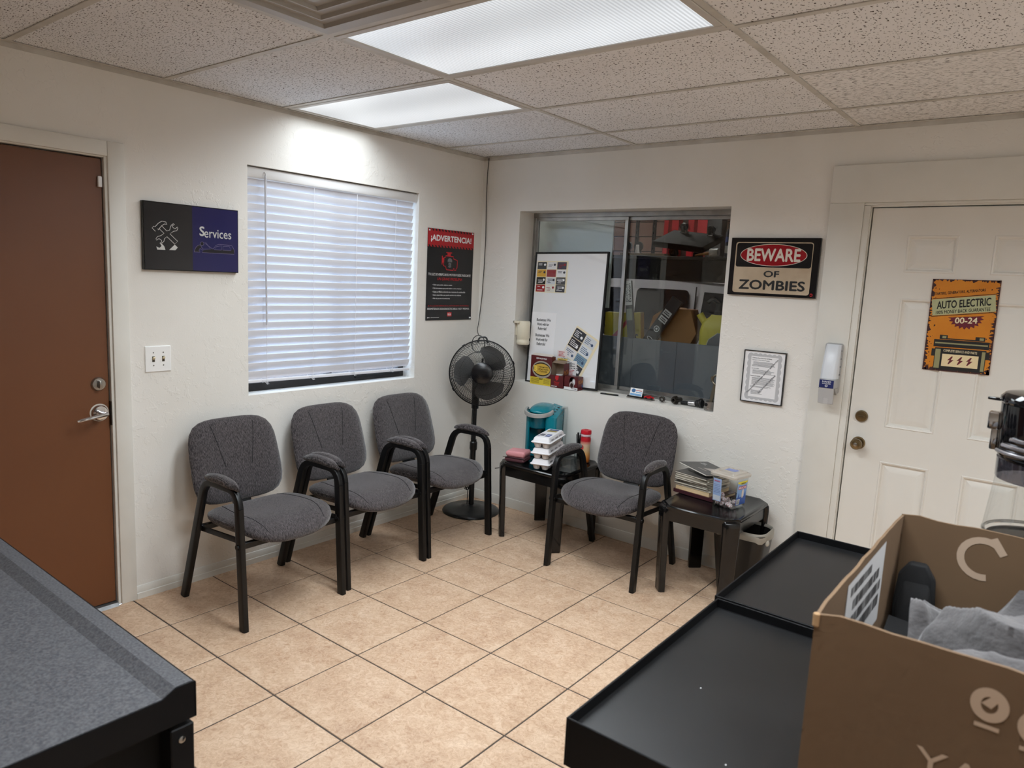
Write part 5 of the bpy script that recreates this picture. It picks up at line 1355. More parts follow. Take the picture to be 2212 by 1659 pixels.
# business card stand with a toy car
t = thing('card_stand', 'metal business card stand with a blue and white card', 'card holder', (1.292, .072, SZ), math.radians(-2))
MB().box(-.085, .085, -.028, .028, 0, .008).build('base', STEEL, t, .001, 1)
MB().box(-.082, .020, -.022, -.018, .008, .016).box(-.082, .020, -.022, .018, .008, .010).build('ledge', BLKMATTE, t)
MB().prism([(.022, .008), (.016, .008), (-.004, .052), (-.001, .053)], -.075, .012, 'x').build('easel', BLKMATTE, t)
crd = MB().box(-.072, .016, -.0016, 0, 0, .052).build('business_card', PRW, t); crd.location = (0, -.014, .012); crd.rotation_euler = (math.radians(-16), 0, 0)
flat(MB().poly(ellipse(-.048, .036, .014, .012, 20), -.0020), 'globe_print', paint(60, 110, 160, .4), crd); flat(MB().rect(-.030, .012, .024, .030, -.0020).rect(-.068, .012, .006, .018, -.0019), 'blue_print', paint(120, 170, 214, .4), crd); flat(MB().rect(-.032, .010, .036, .040, -.0020), 'red_print', PRRED, crd)
t = thing('toy_car', 'small red toy sports car on the card stand base', 'toy car', (1.354, .066, SZ + .008), math.radians(12))
TR_ = mat('toy_red', rgb(190, 20, 30), .2)
m = MB(); m.loft([[(x, y * .9, z) for x, z in ((-.030, .006), (.030, .006), (.031, .012), (.016, .0145), (.006, .021), (-.014, .021), (-.024, .015), (-.031, .013))] for y in (-.013, -.0125, .0125, .013)]); m.build('car_body', TR_, t, .001, 1)
for sx in (-.018, .018):
    for sy in (-1, 1): MB().cyl((sx, sy * .009, .006), (sx, sy * .0135, .006), .006, n=12).build('wheel', BLKMATTE, t)
flat(MB().rect(-.012, .004, .0155, .0195, -.0119), 'side_window', INK, t)
# bevel gears
GM = mat('worn_steel', rgb(92, 86, 80), .38, .85, mottle=(40, rgb(60, 56, 52), .7))
def gear(name, label, loc, r, L, nt_, rz, shaft=0):
    t = thing(name, label, 'gear', loc, rz)
    m = MB(); pr = []
    for k in range(nt_ * 4):
        a_ = 2 * PI * k / (nt_ * 4); ph = k % 4
        pr.append((a_, 1.0 if ph in (0, 1) else .74))
    def ringp(s, y): return [(r * s * q * math.cos(a_), y, r * s * q * math.sin(a_)) for a_, q in pr]
    def hub(rr, y): return [(rr * math.cos(a_), y, rr * math.sin(a_)) for a_, q in pr]
    m.loft([hub(r * .36, -.001), hub(r * .60, -.001), ringp(.72, .0), ringp(1.0, L * .75), ringp(.86, L), hub(r * .5, L), hub(r * .36, L * .8)], caps=False, closed=True)
    m.build('gear_body', GM, t, smooth=25)
    if shaft: MB().cyl((0, L, 0), (0, L + shaft, 0), r * .55, n=18).build('shaft', GM, t)
    return t
gear('steel_gear', 'small toothed steel gear on the sill, left of the pair', (1.446, .050, SZ + .0205), .0205, .022, 10, math.radians(18))
gear('steel_gear', 'larger toothed steel gear on the sill, right of the pair', (1.522, .050, SZ + .0265), .0265, .030, 14, math.radians(-12), .04)
# axle stub with rubber boot
t = thing('axle_shaft', 'axle stub with chrome sleeve and black rubber boot lying on the sill', 'car part', (1.640, .085, SZ + .018), math.radians(-6))
MB().cyl((-.085, 0, -.004), (-.03, 0, -.002), .011, n=16).build('shaft', BLKMATTE, t)
MB().cyl((-.036, 0, 0), (.012, 0, .002), .0135, n=18).build('sleeve', CHROME, t)
MB().lathe([(.014, 0), (.019, .006), (.0175, .010), (.021, .016), (.0195, .020), (.023, .028), (.021, .032), (.024, .045), (.010, .046)], (.008, 0, .005), 24, (1, 0, .08)).build('boot', mat('rubber', rgb(20, 20, 22), .5), t)
MB().tube([(.03, .005, .02), (.045, 0, .034), (.052, -.004, .038)], [.012, .008, .003], 8).build('boot_tear', MATS['rubber'], t)
# piston and rod
t = thing('piston', 'aluminium engine piston with connecting rod standing upright on the sill', 'car part', (1.752, .050, SZ), math.radians(-8))
MB().lathe([(.031, 0), (.032, .001), (.032, .006), (.030, .0065), (.030, .009), (.032, .0095), (.032, .014), (.030, .0145), (.030, .017), (.032, .0175), (.032, .052), (.027, .052), (.026, .03)], (0, 0, 0), 36).build('crown', mat('cast_alu', rgb(176, 172, 168), .32, .9), t)
MB().cyl((-.006, -.0325, .036), (-.006, -.020, .036), .010, n=20).build('pin_bore', INK, t)
RD = mat('rod_steel', rgb(124, 116, 100), .4, .85)
m = MB(); m.tube([(.002, 0, .035), (.010, .002, .10), (.018, .004, .150)], [.009, .008, .011], 10, flat=(.010, .005), upv=(1, 0, 0)).build('rod', RD, t)
MB().tube([(.024 + .0245 * math.cos(2 * PI * k / 28), .004, .180 + .0265 * math.sin(2 * PI * k / 28)) for k in range(28)], .006, 8, closed=True).build('big_end', RD, t)
for sx in (-1, 1): MB().cyl((.024 + sx * .031, .004, .168), (.024 + sx * .031, .004, .198), .005, n=10).build('bolt', RD, t)

# ================================================================== foreground counters
CTG = mat('counter_grey_mat', rgb(96, 96, 99), .62, bump=(650, .3, .0010), mottle=(210, rgb(62, 63, 68), 1.0)); CTB = mat('counter_black', rgb(6, 6, 8), .55, spec=.25, bump=(500, .1, .0006))
t = thing('service_counter', 'counter with raised-edge grey top in the left foreground', 'counter', (0, 0, 0))
prof = [(-3.311, .835), (-3.311, .896), (-3.315, .900), (-3.343, .900), (-3.347, .898), (-3.366, .888), (-4.15, .888), (-4.15, .835)]
m = MB()
m.add([(x, y, z) for x in (.95, 2.266) for y, z in prof], [(k, (k + 1) % 8, 8 + (k + 1) % 8, 8 + k) for k in range(8)] + [tuple(range(8)), tuple(range(15, 7, -1))])
o = m.build('countertop', CTG, t, smooth=20)
m = MB(); m.add([(x, y, z) for x in (2.2662, 2.269) for y, z in [(-3.3095, .833), (-3.3095, .898), (-3.343, .8985), (-3.366, .8865), (-4.15, .8865), (-4.15, .833)]], [tuple(range(6)), tuple(range(11, 5, -1))] + [(k, (k + 1) % 6, 6 + (k + 1) % 6, 6 + k) for k in range(6)])
m.box(.95, 2.269, -3.3109, -3.3085, .833, .896)
m.build('edge_band', CTB, t)
MB().box(.97, 2.225, -4.13, -3.345, 0, .834).build('body', CTB, t)
MB().box(2.226, 2.266, -3.352, -3.3115, 0, .822).build('corner_post', CTB, t, .002, 1)
MB().lathe([(.006, 0), (.006, .002), (.003, .0035)], (2.2662, -3.334, .800), 14, (1, 0, 0)).build('rivet', STEEL, t)

CTK = mat('tray_black', rgb(20, 20, 21), .36, bump=(700, .35, .0005), mottle=(5, rgb(28, 28, 29), .8))
def cart(y0, y1, label, dx=0.0, z=.9):
    t = thing('black_counter', label, 'counter', (0, 0, 0)); x0, x1 = 2.800 + dx, 3.72
    MB().box(x0 + .004, x1 - .004, y0 + .004, y1 - .004, z - .06, z - .020).build('tray_top', CTK, t)
    m = MB()
    for a in ((x0, x0 + .004, y0, y1), (x1 - .004, x1, y0, y1), (x0 + .004, x1 - .004, y0, y0 + .004), (x0 + .004, x1 - .004, y1 - .004, y1)): m.box(a[0], a[1], a[2], a[3], z - .085, z)
    m.build('rim', CTB, t, .001, 1)
    MB().box(x0 + .012, x1 - .012, y0 + .012, y1 - .012, 0, z - .062).build('cabinet', CTB, t)
    return t
cart(-2.966, -2.349, 'black metal tray-top counter under the cardboard box')
cart(-2.345, -1.733, 'farther black metal tray-top counter reaching towards the white door', -.008, .902)
# lint specks
for k, (x, y) in enumerate(((2.917, -2.700), (3.035, -2.875))):
    s = MB().lathe([(.0005, 0), (.0015, .0006), (.0010, .0016), (.0004, .002)], (x, y, .8802), 7).build('lint_speck', PRW)
    tag(s, ('tiny white speck on the black counter near its left rim', 'tiny white speck on the black counter close to the cardboard box')[k], 'speck')

# cardboard box with clothes
KR = mat('cardboard', rgb(108, 84, 60), .75, bump=(30, .12, .003), mottle=(5, rgb(98, 75, 53), .7)); KE = paint(176, 142, 104, .85)
t = thing('cardboard_box', 'open brown cardboard box of clothes on the black counter', 'box', (3.156, -2.952, .8805))
LX, LY, HZ = .47, .560, .320
def wallp(p0, p1, nrm, th=.0045, n=16, seed=0, h_=HZ):
    rnd = random.Random(seed); m = MB(); A, B = [], []
    for k in range(n + 1):
        f = k / n; x = p0[0] + (p1[0] - p0[0]) * f; y = p0[1] + (p1[1] - p0[1]) * f
        zt = h_ + rnd.uniform(-.0018, .0018) - .004 * (1 if k in (0, n) else 0)
        wob = 0.0
        A += [(x, y, 0), (x + nrm[0] * wob * .5, y + nrm[1] * wob * .5, h_ * .5), (x + nrm[0] * wob, y + nrm[1] * wob, zt)]
        B += [(a + nrm[0] * th, b_ + nrm[1] * th, c) for a, b_, c in A[-3:]]
    nA = len(A); fs = []
    for k in range(n):
        for j in range(2):
            a = k * 3 + j; b_ = a + 3
            fs += [(a, b_, b_ + 1, a + 1), (nA + a, nA + a + 1, nA + b_ + 1, nA + b_)]
        a = k * 3 + 2; fs.append((a, a + 3, nA + a + 3, nA + a)); a = k * 3; fs.append((a, nA + a, nA + a + 3, a + 3))
    for a in (0, n * 3):
        fs += [(a, a + 1, nA + a + 1, nA + a), (a + 1, a + 2, nA + a + 2, nA + a + 1)]
    return m.add(A + B, fs)
for k, (a, b_, n_) in enumerate((((0, 0), (LX, 0), (0, 1)), ((0, LY), (LX, LY), (0, -1)), ((0, .0045), (0, LY - .0045), (1, 0)), ((LX, .0045), (LX, LY - .0045), (-1, 0)))):
    wallp(a, b_, n_, seed=k + 1).build('side_panel', KR, t, smooth=50)
MB().box(.005, LX - .005, .005, LY - .005, 0, .004).build('bottom', KR, t)
MB().box(-.0025, .006, -.0025, .003, .298, .3175).build('crushed_corner', KE, t, .002, 1)
BPR = paint(184, 160, 138, .7)
txt(t, 'YANKEE', .232, .178, .205, .031, BPR, -.0007, .0)
m = MB(); m.ribbon(ellipse(.194, .272, .0135, .0150, 28), .0105, -.0007, True).poly([(.186, .272), (.196, .284), (.203, .280), (.196, .268)], -.0008).rect(.182, .206, .243, .248, -.0007)
m.ribbon(ellipse(.240, .262, .0135, .0150, 28), .0105, -.0007, True).rect(.226, .250, .233, .238, -.0007)
flat(m, 'round_emblems', BPR, t)
m = MB(); m.ribbon([(.135 + .034 * math.cos(math.radians(a_)), .268 + .034 * math.sin(math.radians(a_))) for a_ in range(60, 300, 15)], .012, LY - .0053).poly([(.14, .305), (.152, .312), (.170, .285), (.160, .278)], LY - .0054)
flat(m, 'inside_print', BPR, t)
PLB = Matrix.Translation((.0053, 0, 0)) @ Matrix.Rotation(math.radians(90), 4, 'Z')
lb = flat(MB().rect(.148, .402, .165, .307, 0).xf(PLB), 'shipping_label', paint(206, 204, 204, .5), t)
m = MB(); random.seed(9)
for z0, z1, x0, x1 in ((.282, .296, .17, .30), (.255, .272, .19, .37), (.228, .246, .165, .385), (.20, .22, .16, .38)):
    x = x0
    while x < x1:
        w_ = random.uniform(.002, .008); m.rect(x, x + w_, z0, z1, -.0005); x += w_ + random.uniform(.002, .006)
flat(m.xf(PLB), 'label_print', paint(70, 68, 68, .6), t)
# clothes
def cloth(name, label, m_, x0, x1, y0, y1, fz, nx=70, ny=70, cat='clothing'):
    vs, fs = [], []
    for j in range(ny + 1):
        for i in range(nx + 1):
            x = x0 + (x1 - x0) * i / nx; y = y0 + (y1 - y0) * j / ny
            dx, dy_, z = fz(x, y); vs.append((x + dx, y + dy_, z))
    for j in range(ny):
        for i in range(nx):
            a = j * (nx + 1) + i; fs.append((a, a + 1, a + nx + 2, a + nx + 1))
    n0 = len(vs); bt = [(x, y, z - .004) for x, y, z in vs]
    bd = [i for i in range(nx + 1)] + [(k + 1) * (nx + 1) - 1 for k in range(1, ny + 1)] + [ny * (nx + 1) + i for i in range(nx - 1, -1, -1)] + [k * (nx + 1) for k in range(ny - 1, 0, -1)]
    m = MB(); m.add(vs + bt, fs + [tuple(n0 + i for i in reversed(f)) for f in fs] + [(bd[k], bd[(k + 1) % len(bd)], n0 + bd[(k + 1) % len(bd)], n0 + bd[k]) for k in range(len(bd))])
    return tag(m.build(name, m_, None, smooth=70), label, cat)
GC = mat('grey_fleece', rgb(84, 80, 80), .8, bump=(26, .8, .012), sheen=.3, mottle=(9, rgb(62, 59, 60), .9)); KC = mat('black_cloth', rgb(14, 13, 14), .9, bump=(200, .3, .001))
def ridge(s, p=1.0): return (1 - abs(math.sin(s))) ** p
def f_black(x, y):
    u, v = x - 3.165, y + 2.945
    return 0, 0, 1.012 + .034 * ridge(9 * u + 12 * v, 1.6) + .018 * math.sin(15 * v - 22 * u) - .35 * max(0, u - .055)
cloth('black_garment', 'crumpled black garment at the left inside the cardboard box', KC, 3.168, 3.44, -2.938, -2.478, f_black)
def f_grey(x, y):
    u, v = x - 3.20, y + 2.93
    base = 1.040 + .34 * u + .05 * math.sin(6.5 * v + 1.6 * u + .8)
    fold = .080 * ridge(7.5 * u + 9.5 * v + .6, 1.5) + .055 * ridge(-12 * u + 10 * v + .4, 1.4) + .022 * ridge(26 * u - 13 * v + 1.0, 1.5) + .012 * ridge(15 * u + 31 * v, 1.3) + .004 * math.sin(66 * u + 37 * v)
    edge = max(0, 1 - (u + .25 * v) / .055)
    crease = .085 * math.exp(-(((.55 * u + v - .20 + .03 * math.sin(22 * u)) / .020) ** 2)) + .05 * math.exp(-(((u - .9 * v + .12) / .016) ** 2))
    base -= crease
    return .016 * math.sin(18 * v + 3 * u), .014 * math.sin(21 * u + 4 * v), min(base + fold * (.55 + .8 * v) - .05 * edge * edge, 1.192)
cloth('grey_jacket', 'crumpled grey fleece garment heaped inside the cardboard box', GC, 3.240, 3.60, -2.915, -2.49, f_grey, 110, 110)
t = thing('black_shoe', 'black shoe sole standing upright in the far corner of the cardboard box', 'shoe', (3.200, -2.440, .887), rot=(math.radians(-4), 0, math.radians(8)))
m = MB(); m.loft([[(x * s, y_, z) for x, z in [(-.026, 0), (.026, 0), (.030, .08), (.034, .16), (.030, .210), (.014, .234), (-.014, .234), (-.030, .210), (-.034, .16), (-.030, .08)]] for y_, s in ((-.016, .85), (-.010, 1), (.010, 1), (.016, .85))]); m.build('sole', KC, t, .004, 2)
m = MB(); m.loft([[(x * s, y_, z * s + .004) for x, z in [(-.022, .01), (.022, .01), (.028, .10), (.030, .16), (.022, .200), (-.022, .200), (-.030, .16), (-.028, .10)]] for y_, s in ((-.016, 1), (-.034, .8))]); m.build('upper', KC, t, .004, 2)

# countertop machine
t = thing('drink_machine', 'glossy black countertop machine with chrome trim and clear jar at the right edge', 'appliance', (3.368, -2.080, .882))
GB = mat('piano_black', rgb(8, 8, 12), .06, spec=.6); SLV = mat('satin_silver', rgb(176, 174, 178), .25, .8)
SMK = glass_mat('smoke_plastic', (.20, .20, .24, 1), 1.5, .02, 1.5)
MB().lathe([(.105, 0), (.110, .006), (.110, .150), (.100, .215), (.098, .236)], (0, 0, 0), 48).build('base', GB, t)
MB().lathe([(.106, .238), (.108, .244), (.106, .252), (.096, .360)], (0, 0, 0), 48, caps=False).build('jar', CLEAR2, t)
MB().tube([(.104 * math.cos(2 * PI * k / 48), .104 * math.sin(2 * PI * k / 48), .244) for k in range(48)], .0035, 6, closed=True).build('jar_ring', glass_mat('ring_plastic', (.6, .6, .6, 1), 1.5, .05, 2.0), t)
MB().lathe([(.0965, .360), (.098, .364), (.0985, .402)], (0, 0, 0), 48, caps=False).build('collar', SMK, t)
flat(MB().rect(-.016, -.012, .372, .380, -.0995).rect(.0, .002, .370, .384, -.0995).rect(.03, .05, .366, .385, -.0975), 'scale_marks', PRW, t)
MB().lathe([(.090, .398), (.097, .405), (.101, .412), (.103, .50), (.1035, .515)], (0, 0, 0), 48).build('body', GB, t)
for k in range(3):
    z = .418 + .015 * k; a0 = 200 + 12 * k
    MB().tube([(.1035 * math.cos(math.radians(a_)), .1035 * math.sin(math.radians(a_)), z) for a_ in range(a0, 345, 6)], .0042, 8).build('trim_line', SLV, t)
MB().lathe([(.104, .516), (.107, .520), (.106, .528), (.098, .537), (.06, .540)], (0, 0, 0), 48).build('lid', GB, t)
MB().prism([(-.100, -.012), (-.128, -.002), (-.128, .002), (-.100, .012)], .516, .522, 'z').build('lid_tab', GB, t, .001, 1)
MB().box(-.122, -.100, -.014, .014, .455, .492).build('clip', CHROME, t, .004, 2)
MB().box(-.114, -.100, -.010, .010, .412, .458).build('clip_lever', CHROME, t, .003, 2)

# ================================================================== the workshop behind the window
GW = mat('shop_paint', rgb(96, 88, 86), .8); GX0, GX1, GY0, GY1, GZ1 = -4.2, 2.4, .20, 5.2, 3.3
struct(MB().box(GX0, GX1, GY0, GY1 + .15, -.06, 0).build('floor_workshop', mat('shop_concrete', rgb(110, 108, 104), .7)))
struct(MB().box(GX0 - .15, GX1 + .15, GY0, GY1 + .15, GZ1, GZ1 + .1).build('ceiling_workshop', GW))
struct(MB().box(GX0 - .15, GX0, GY0, GY1, 0, GZ1).build('wall_workshop_left', GW))
struct(MB().box(GX1, GX1 + .15, GY0, GY1, 0, GZ1).build('wall_workshop_right', GW))
struct(MB().box(GX0, -.15, GY0 - .15, GY0, 0, GZ1).build('wall_workshop_street', GW))
struct(MB().box(-.15, GX1, .05, .199, CZ + .105, GZ1).build('wall_workshop_near', GW))
bw = struct(MB().box(GX0, GX1, GY1 + .02, GY1 + .15, 0, GZ1).build('wall_workshop_back', mat('mortar', rgb(84, 74, 70), .9)))
BLK = mat('painted_block', rgb(178, 140, 126), .75, bump=(30, .2, .004), mottle=(6, rgb(156, 118, 104), .7))
bme = MB().box(-.194, .194, -.02, .02, -.094, .094).mesh('block', .004, 1); bme.materials.append(BLK)
for r in range(8):
    for c in range(9):
        link('block', bme, None, bw, (-3.0 + .4 * c + (.2 if r % 2 else 0), GY1 + .004, 1.75 + .2 * r))
# unseen tube lamp added to brighten the workshop shelf and vehicle
t = thing('shop_fill', 'unseen fill lamp added on the workshop ceiling beyond the window', 'light', (-.2, 1.95, GZ1 - .12))
MB().box(-.62, .62, -.08, .08, .03, .12).build('housing', WHITE, t)
MB().cyl((-.6, 0, 0), (.6, 0, 0), .03, n=12).build('tube', mat('shop_fill_tube', rgb(255, 255, 255), .5, emit=((1, .96, .9, 1), SHOP_FILL * 8)), t)
# white board hung behind the left pane
t = thing('white_panel', 'plain white panel hanging behind the left window pane', 'panel', (.583, .300, 1.435))
MB().box(-.300, .300, 0, .012, 0, .68).build('sheet', mat('panel_white', rgb(236, 242, 244), .5), t)
MB().box(-.30, .30, -.002, .016, .68, .70).build('hanger', ALU, t)
MB().box(-.29, -.28, .0, .012, .70, 1.2).box(.28, .29, 0, .012, .70, 1.2).box(-.29, -.28, -.101, 0, 1.18, 1.2).box(.28, .29, -.101, 0, 1.18, 1.2).build('strap', BLKMATTE, t)
# bench with a grey back
t = thing('work_bench', 'grey panelled workbench back seen through the window', 'workbench', (1.05, .62, 0))
GP = mat('bench_grey', rgb(112, 114, 120), .55, mottle=(3, rgb(98, 100, 106), .7))
for k, (a, b_) in enumerate(((-.95, -.02), (-.018, .30), (.302, .95))): MB().box(a, b_, -.22, -.195, 0, 1.243).build('back_panel', GP, t)
MB().box(-.95, .95, -.195, .45, 1.13, 1.16).build('bench_top', GP, t)
for x in (-.92, .90):
    MB().box(x, x + .04, .40, .44, 0, 1.13).build('leg', BLKMETAL, t)
BT = 1.1605
YB_ = mat('yellow_card', rgb(198, 178, 52), .45); REDC = paint(190, 40, 44, .5)
# cardboard box tipped on its corner
t = thing('parts_carton', 'brown cardboard carton on the workshop bench behind the glass', 'carton', (1.185, .72, BT), rot=(0, math.radians(0), math.radians(10)))
m = MB(); m.prism([(-.20, 0), (.10, 0), (.165, .130), (.115, .285), (-.01, .292), (-.18, .08)], -.10, .10, 'y'); m.build('carton', mat('shop_cardboard', rgb(164, 118, 72), .7), t, .002, 1)
MB().prism([(-.205, .0), (-.012, .294), (-.002, .294), (-.195, .0)], -.101, -.099, 'y').build('fold_line', paint(130, 92, 54, .8), t)
t = thing('parts_carton', 'pale brown carton behind the black wiper box', 'carton', (.98, .95, BT), math.radians(-6))
MB().prism([(-.12, 0), (.15, 0), (.15, .285), (.06, .290), (-.05, .22)], -.08, .06, 'y').build('carton', MATS['shop_cardboard'], t, .002, 1)
t = thing('wiper_box', 'long black wiper blade box leaning against the brown carton', 'box', (1.03, .553, BT), rot=(0, math.radians(33), 0))
MB().box(-.042, .042, -.012, .012, .028, .42).build('carton', mat('wiper_black', rgb(40, 40, 42), .35), t, .001, 1)
flat(MB().rect(-.030, .030, .235, .275, -.0125).rect(-.030, .030, .285, .325, -.0125), 'label', paint(196, 196, 196, .5), t)
flat(MB().rect(-.024, .024, .245, .252, -.0129).rect(-.024, .020, .258, .264, -.0129).rect(-.024, .024, .295, .302, -.0129).rect(-.024, .016, .308, .314, -.0129), 'label_print', paint(70, 70, 72, .5), t)
flat(MB().ribbon(ellipse(0, .178, .019, .019, 20), .005, -.0126, True).poly([(.012 * (1 if k % 2 == 0 else .45) * math.cos(math.radians(90 + 36 * k)), .178 + .012 * (1 if k % 2 == 0 else .45) * math.sin(math.radians(90 + 36 * k))) for k in range(10)], -.0126).ribbon(ellipse(0, .095, .022, .010, 20), .004, -.0126, True), 'emblem', PRW, t)
t = thing('wiper_sleeve', 'upright grey wiper sleeve with white end behind the window mullion', 'box', (.962, .52, BT + .004), rot=(0, math.radians(-8), 0))
MB().box(-.026, .026, -.010, .010, 0, .46).build('sleeve', mat('sleeve_grey', rgb(92, 92, 90), .35), t, .001, 1)
flat(MB().rect(-.026, .026, .295, .46, -.0104), 'white_end', PRW, t); flat(MB().rect(-.020, .020, .19, .27, -.0104), 'pale_print', paint(150, 156, 140, .5), t)
txt(t, 'Evolution', .010, .378, .125, .020, INK, -.0108, .02, 0, math.radians(90)); txt(t, 'BOSCH', -.012, .378, .120, .022, paint(150, 156, 166, .5), -.0108, .02, 0, math.radians(90))
t = thing('yellow_carton', 'yellow and red striped parts carton low behind the mullion', 'carton', (.825, .66, BT), math.radians(16))
MB().prism([(-.14, 0), (.13, 0), (.11, .245), (-.02, .235), (-.14, .235)], -.06, .06, 'y').build('carton', YB_, t, .002, 1)
flat(MB().poly([(-.10, .05), (-.02, .14), (.02, .20), (.02, .16), (-.06, .05)], -.0605), 'red_flash', REDC, t); txt(t, 'GS', .075, .06, .06, .07, paint(60, 60, 60, .5), -.0606, .02)
m = MB()
for k in range(5): m.rect(-.12 + .03 * k, -.112 + .03 * k, .01, .05, -.0606)
flat(m, 'stripes', paint(236, 222, 90, .5), t)
# sprayer bottle
t = thing('sprayer_jug', 'yellow sprayer jug at the right edge of the workshop bench', 'jug', (1.505, .60, BT), math.radians(12))
YJ = mat('jug_yellow', rgb(206, 190, 48), .4)
m = MB(); m.loft([[(x * s + ox, y * s, z) for x, y in rrect(-.085, .085, -.05, .05, .03)] for s, ox, z in ((.95, 0, 0), (1, 0, .01), (1, .0, .16), (.9, .005, .22), (.55, .02, .258), (.5, .02, .268))]); m.build('tank', YJ, t, smooth=50)
MB().tube([(-.05, 0, .20), (-.082, 0, .245), (-.098, 0, .268)], [.024, .022, .024], 14).build('spout', YJ, t)
MB().lathe([(.024, 0), (.026, .02), (.02, .03), (.018, .075), (.008, .08)], (.02, 0, .268), 16).build('pump', BLKMATTE, t)
MB().tube(fillet([(.02, 0, .34), (-.02, 0, .37), (-.05, 0, .345)], .02), .012, 8).build('nozzle', BLKMATTE, t)
t = thing('oil_jug', 'dark oil jug with white letters in front of the yellow sprayer', 'jug', (1.585, .48, BT), math.radians(4))
m = MB(); m.prism([(-.075, 0), (.06, 0), (.06, .165), (.01, .16), (-.045, .115), (-.07, .04)], -.03, .03, 'y'); m.build('bottle', mat('oil_dark', rgb(70, 72, 78), .4), t, .004, 2)
MB().tube([(-.076, -.031, 0), (-.072, -.031, .04), (-.046, -.031, .117), (.01, -.031, .162)], .0025, 6).build('seam', paint(170, 172, 176, .5), t)
txt(t, 'STP', -.02, .035, .05, .018, PRW, -.0306, .03, .2)
# shelf with dollies
SHM = mat('shelf_dark', rgb(74, 72, 70), .6)
t = thing('wall_shelf', 'long dark shelf spanning the workshop window view', 'shelf', (.75, 1.35, 1.80))
MB().box(-.90, .90, -.05, .40, 0, .028).build('board', SHM, t, .002, 1)
MB().box(-.90, .90, -.045, -.03, -.16, 0).build('front_rail', mat('rail_dark', rgb(48, 47, 47), .6), t)
for x in (-.86, .86): MB().box(x - .02, x + .02, .36, .40, -1.80, .0).box(x - .02, x + .02, -.03, .01, -1.80, .0).build('post', SHM, t)
SH = 1.829
def caster(parent, x, y, z, up_=1, r=.038):
    c = MB(); c.lathe([(r * .35, -.012), (r, -.010), (r, .010), (r * .35, .012)], (x, y, z), 20, (0, 1, 0)); w_ = c.build('wheel', mat('caster_rubber', rgb(58, 57, 58), .6), parent)
    MB().lathe([(.012, -.0135), (.012, .0135)], (x, y, z), 12, (0, 1, 0)).build('axle', CHROME, w_)
    m = MB(); s = up_
    m.prism([(x - .014, z - .012 * s), (x + .014, z - .012 * s), (x + .020, z + (r + .012) * s), (x - .020, z + (r + .012) * s)], y - .018, y - .015, 'y').prism([(x - .014, z - .012 * s), (x + .014, z - .012 * s), (x + .020, z + (r + .012) * s), (x - .020, z + (r + .012) * s)], y + .015, y + .018, 'y')
    m.box(x - .028, x + .028, y - .022, y + .022, min(z + (r + .012) * s, z + (r + .018) * s), max(z + (r + .012) * s, z + (r + .018) * s)); m.build('fork', CHROME, parent)
t = thing('furniture_dolly', 'tilted black furniture dolly with caster wheels on the workshop shelf', 'dolly', (.86, 1.46, SH + .118), rot=(math.radians(22), math.radians(6), math.radians(-8)))
MB().prism([(-.235, -.028), (.225, -.028), (.225, .022), (-.235, .022)], -.12, .17, 'y').build('deck', mat('dolly_black', rgb(20, 20, 21), .85, spec=.2), t, .006, 2)
for x, y in ((-.06, -.09), (.16, -.09)): caster(t, x, y, -.062, 1)
for x, y in ((-.10, .12), (.15, .12)): caster(t, x, y, .075, -1, .03)
t = thing('furniture_dolly', 'black furniture dolly lying wheels up at the left of the shelf', 'dolly', (.54, 1.42, SH))
MB().prism([(-.20, 0), (.20, 0), (.20, .018), (-.20, .018)], -.08, .14, 'y').build('deck', mat('dolly_wood', rgb(120, 92, 56), .7), t, .002, 1)
for x in (-.16, -.06): caster(t, x, -.03, .075, -1)
t = thing('paper_roll', 'white roll with wooden handle lying on the workshop shelf', 'roll', (1.145, 1.318, SH + .030))
MB().cyl((-.02, 0, 0), (.045, 0, .004), .029, n=20).build('roll', PRW, t); MB().cyl((-.14, 0, -.022), (-.02, 0, -.002), .007, .014, n=12).build('handle', paint(170, 124, 74, .6), t)
t = thing('spray_can', 'tall dark spray can with blue label at the right end of the shelf', 'can', (1.245, 1.38, SH))
MB().lathe([(.030, 0), (.033, .003), (.033, .185), (.025, .205), (.016, .21)], (0, 0, 0), 24).build('can', mat('can_navy', rgb(50, 54, 70), .35), t)
MB().lathe([(.017, .21), (.017, .245), (.010, .25)], (0, 0, 0), 16).build('cap', BLKMATTE, t)
MB().lathe([(.0334, .11), (.0334, .15)], (0, 0, 0), 24, caps=False).build('blue_band', paint(70, 86, 150, .4), t); flat(MB().rect(-.022, .006, .03, .085, -.0336), 'white_label', PRW, t)
# steel uprights, red posts, yellow hose on the back wall
PRF = mat('slotted_steel', rgb(60, 56, 54), .5, .3)
for k, (x, lab) in enumerate(((-1.62, 'slotted steel upright on the block wall, left of the pair'), (-1.36, 'slotted steel upright on the block wall, right of the pair'))):
    t = thing('slotted_upright', lab, 'upright', (x, GY1 - .05, 0)); m = MB(); m.box(-.022, -.008, -.012, .012, 0, 3.2).box(.008, .022, -.012, .012, 0, 3.2)
    for q in range(40): m.box(-.008, .008, -.012, .012, .08 * q, .08 * q + .045)
    m.build('upright', PRF, t)
RP = mat('lift_red', rgb(186, 28, 40), .4)
for k, (x, w_, lab) in enumerate(((-.86, .10, 'red vehicle lift post in the workshop, left of the pair'), (-.50, .13, 'wide red vehicle lift post in the workshop, right of the pair'))):
    t = thing('lift_post', lab, 'post', (x, 4.7, 0)); MB().box(-w_, -w_ * .4, -.06, .06, 0, 3.1).box(w_ * .1, w_, -.06, .06, 0, 3.1).box(-w_ * .4, w_ * .1, .04, .06, 0, 3.1).build('column', RP, t)
    MB().box(-w_ * 1.3, w_ * 1.3, -.1, .1, 0, .02).build('foot_plate', RP, t)
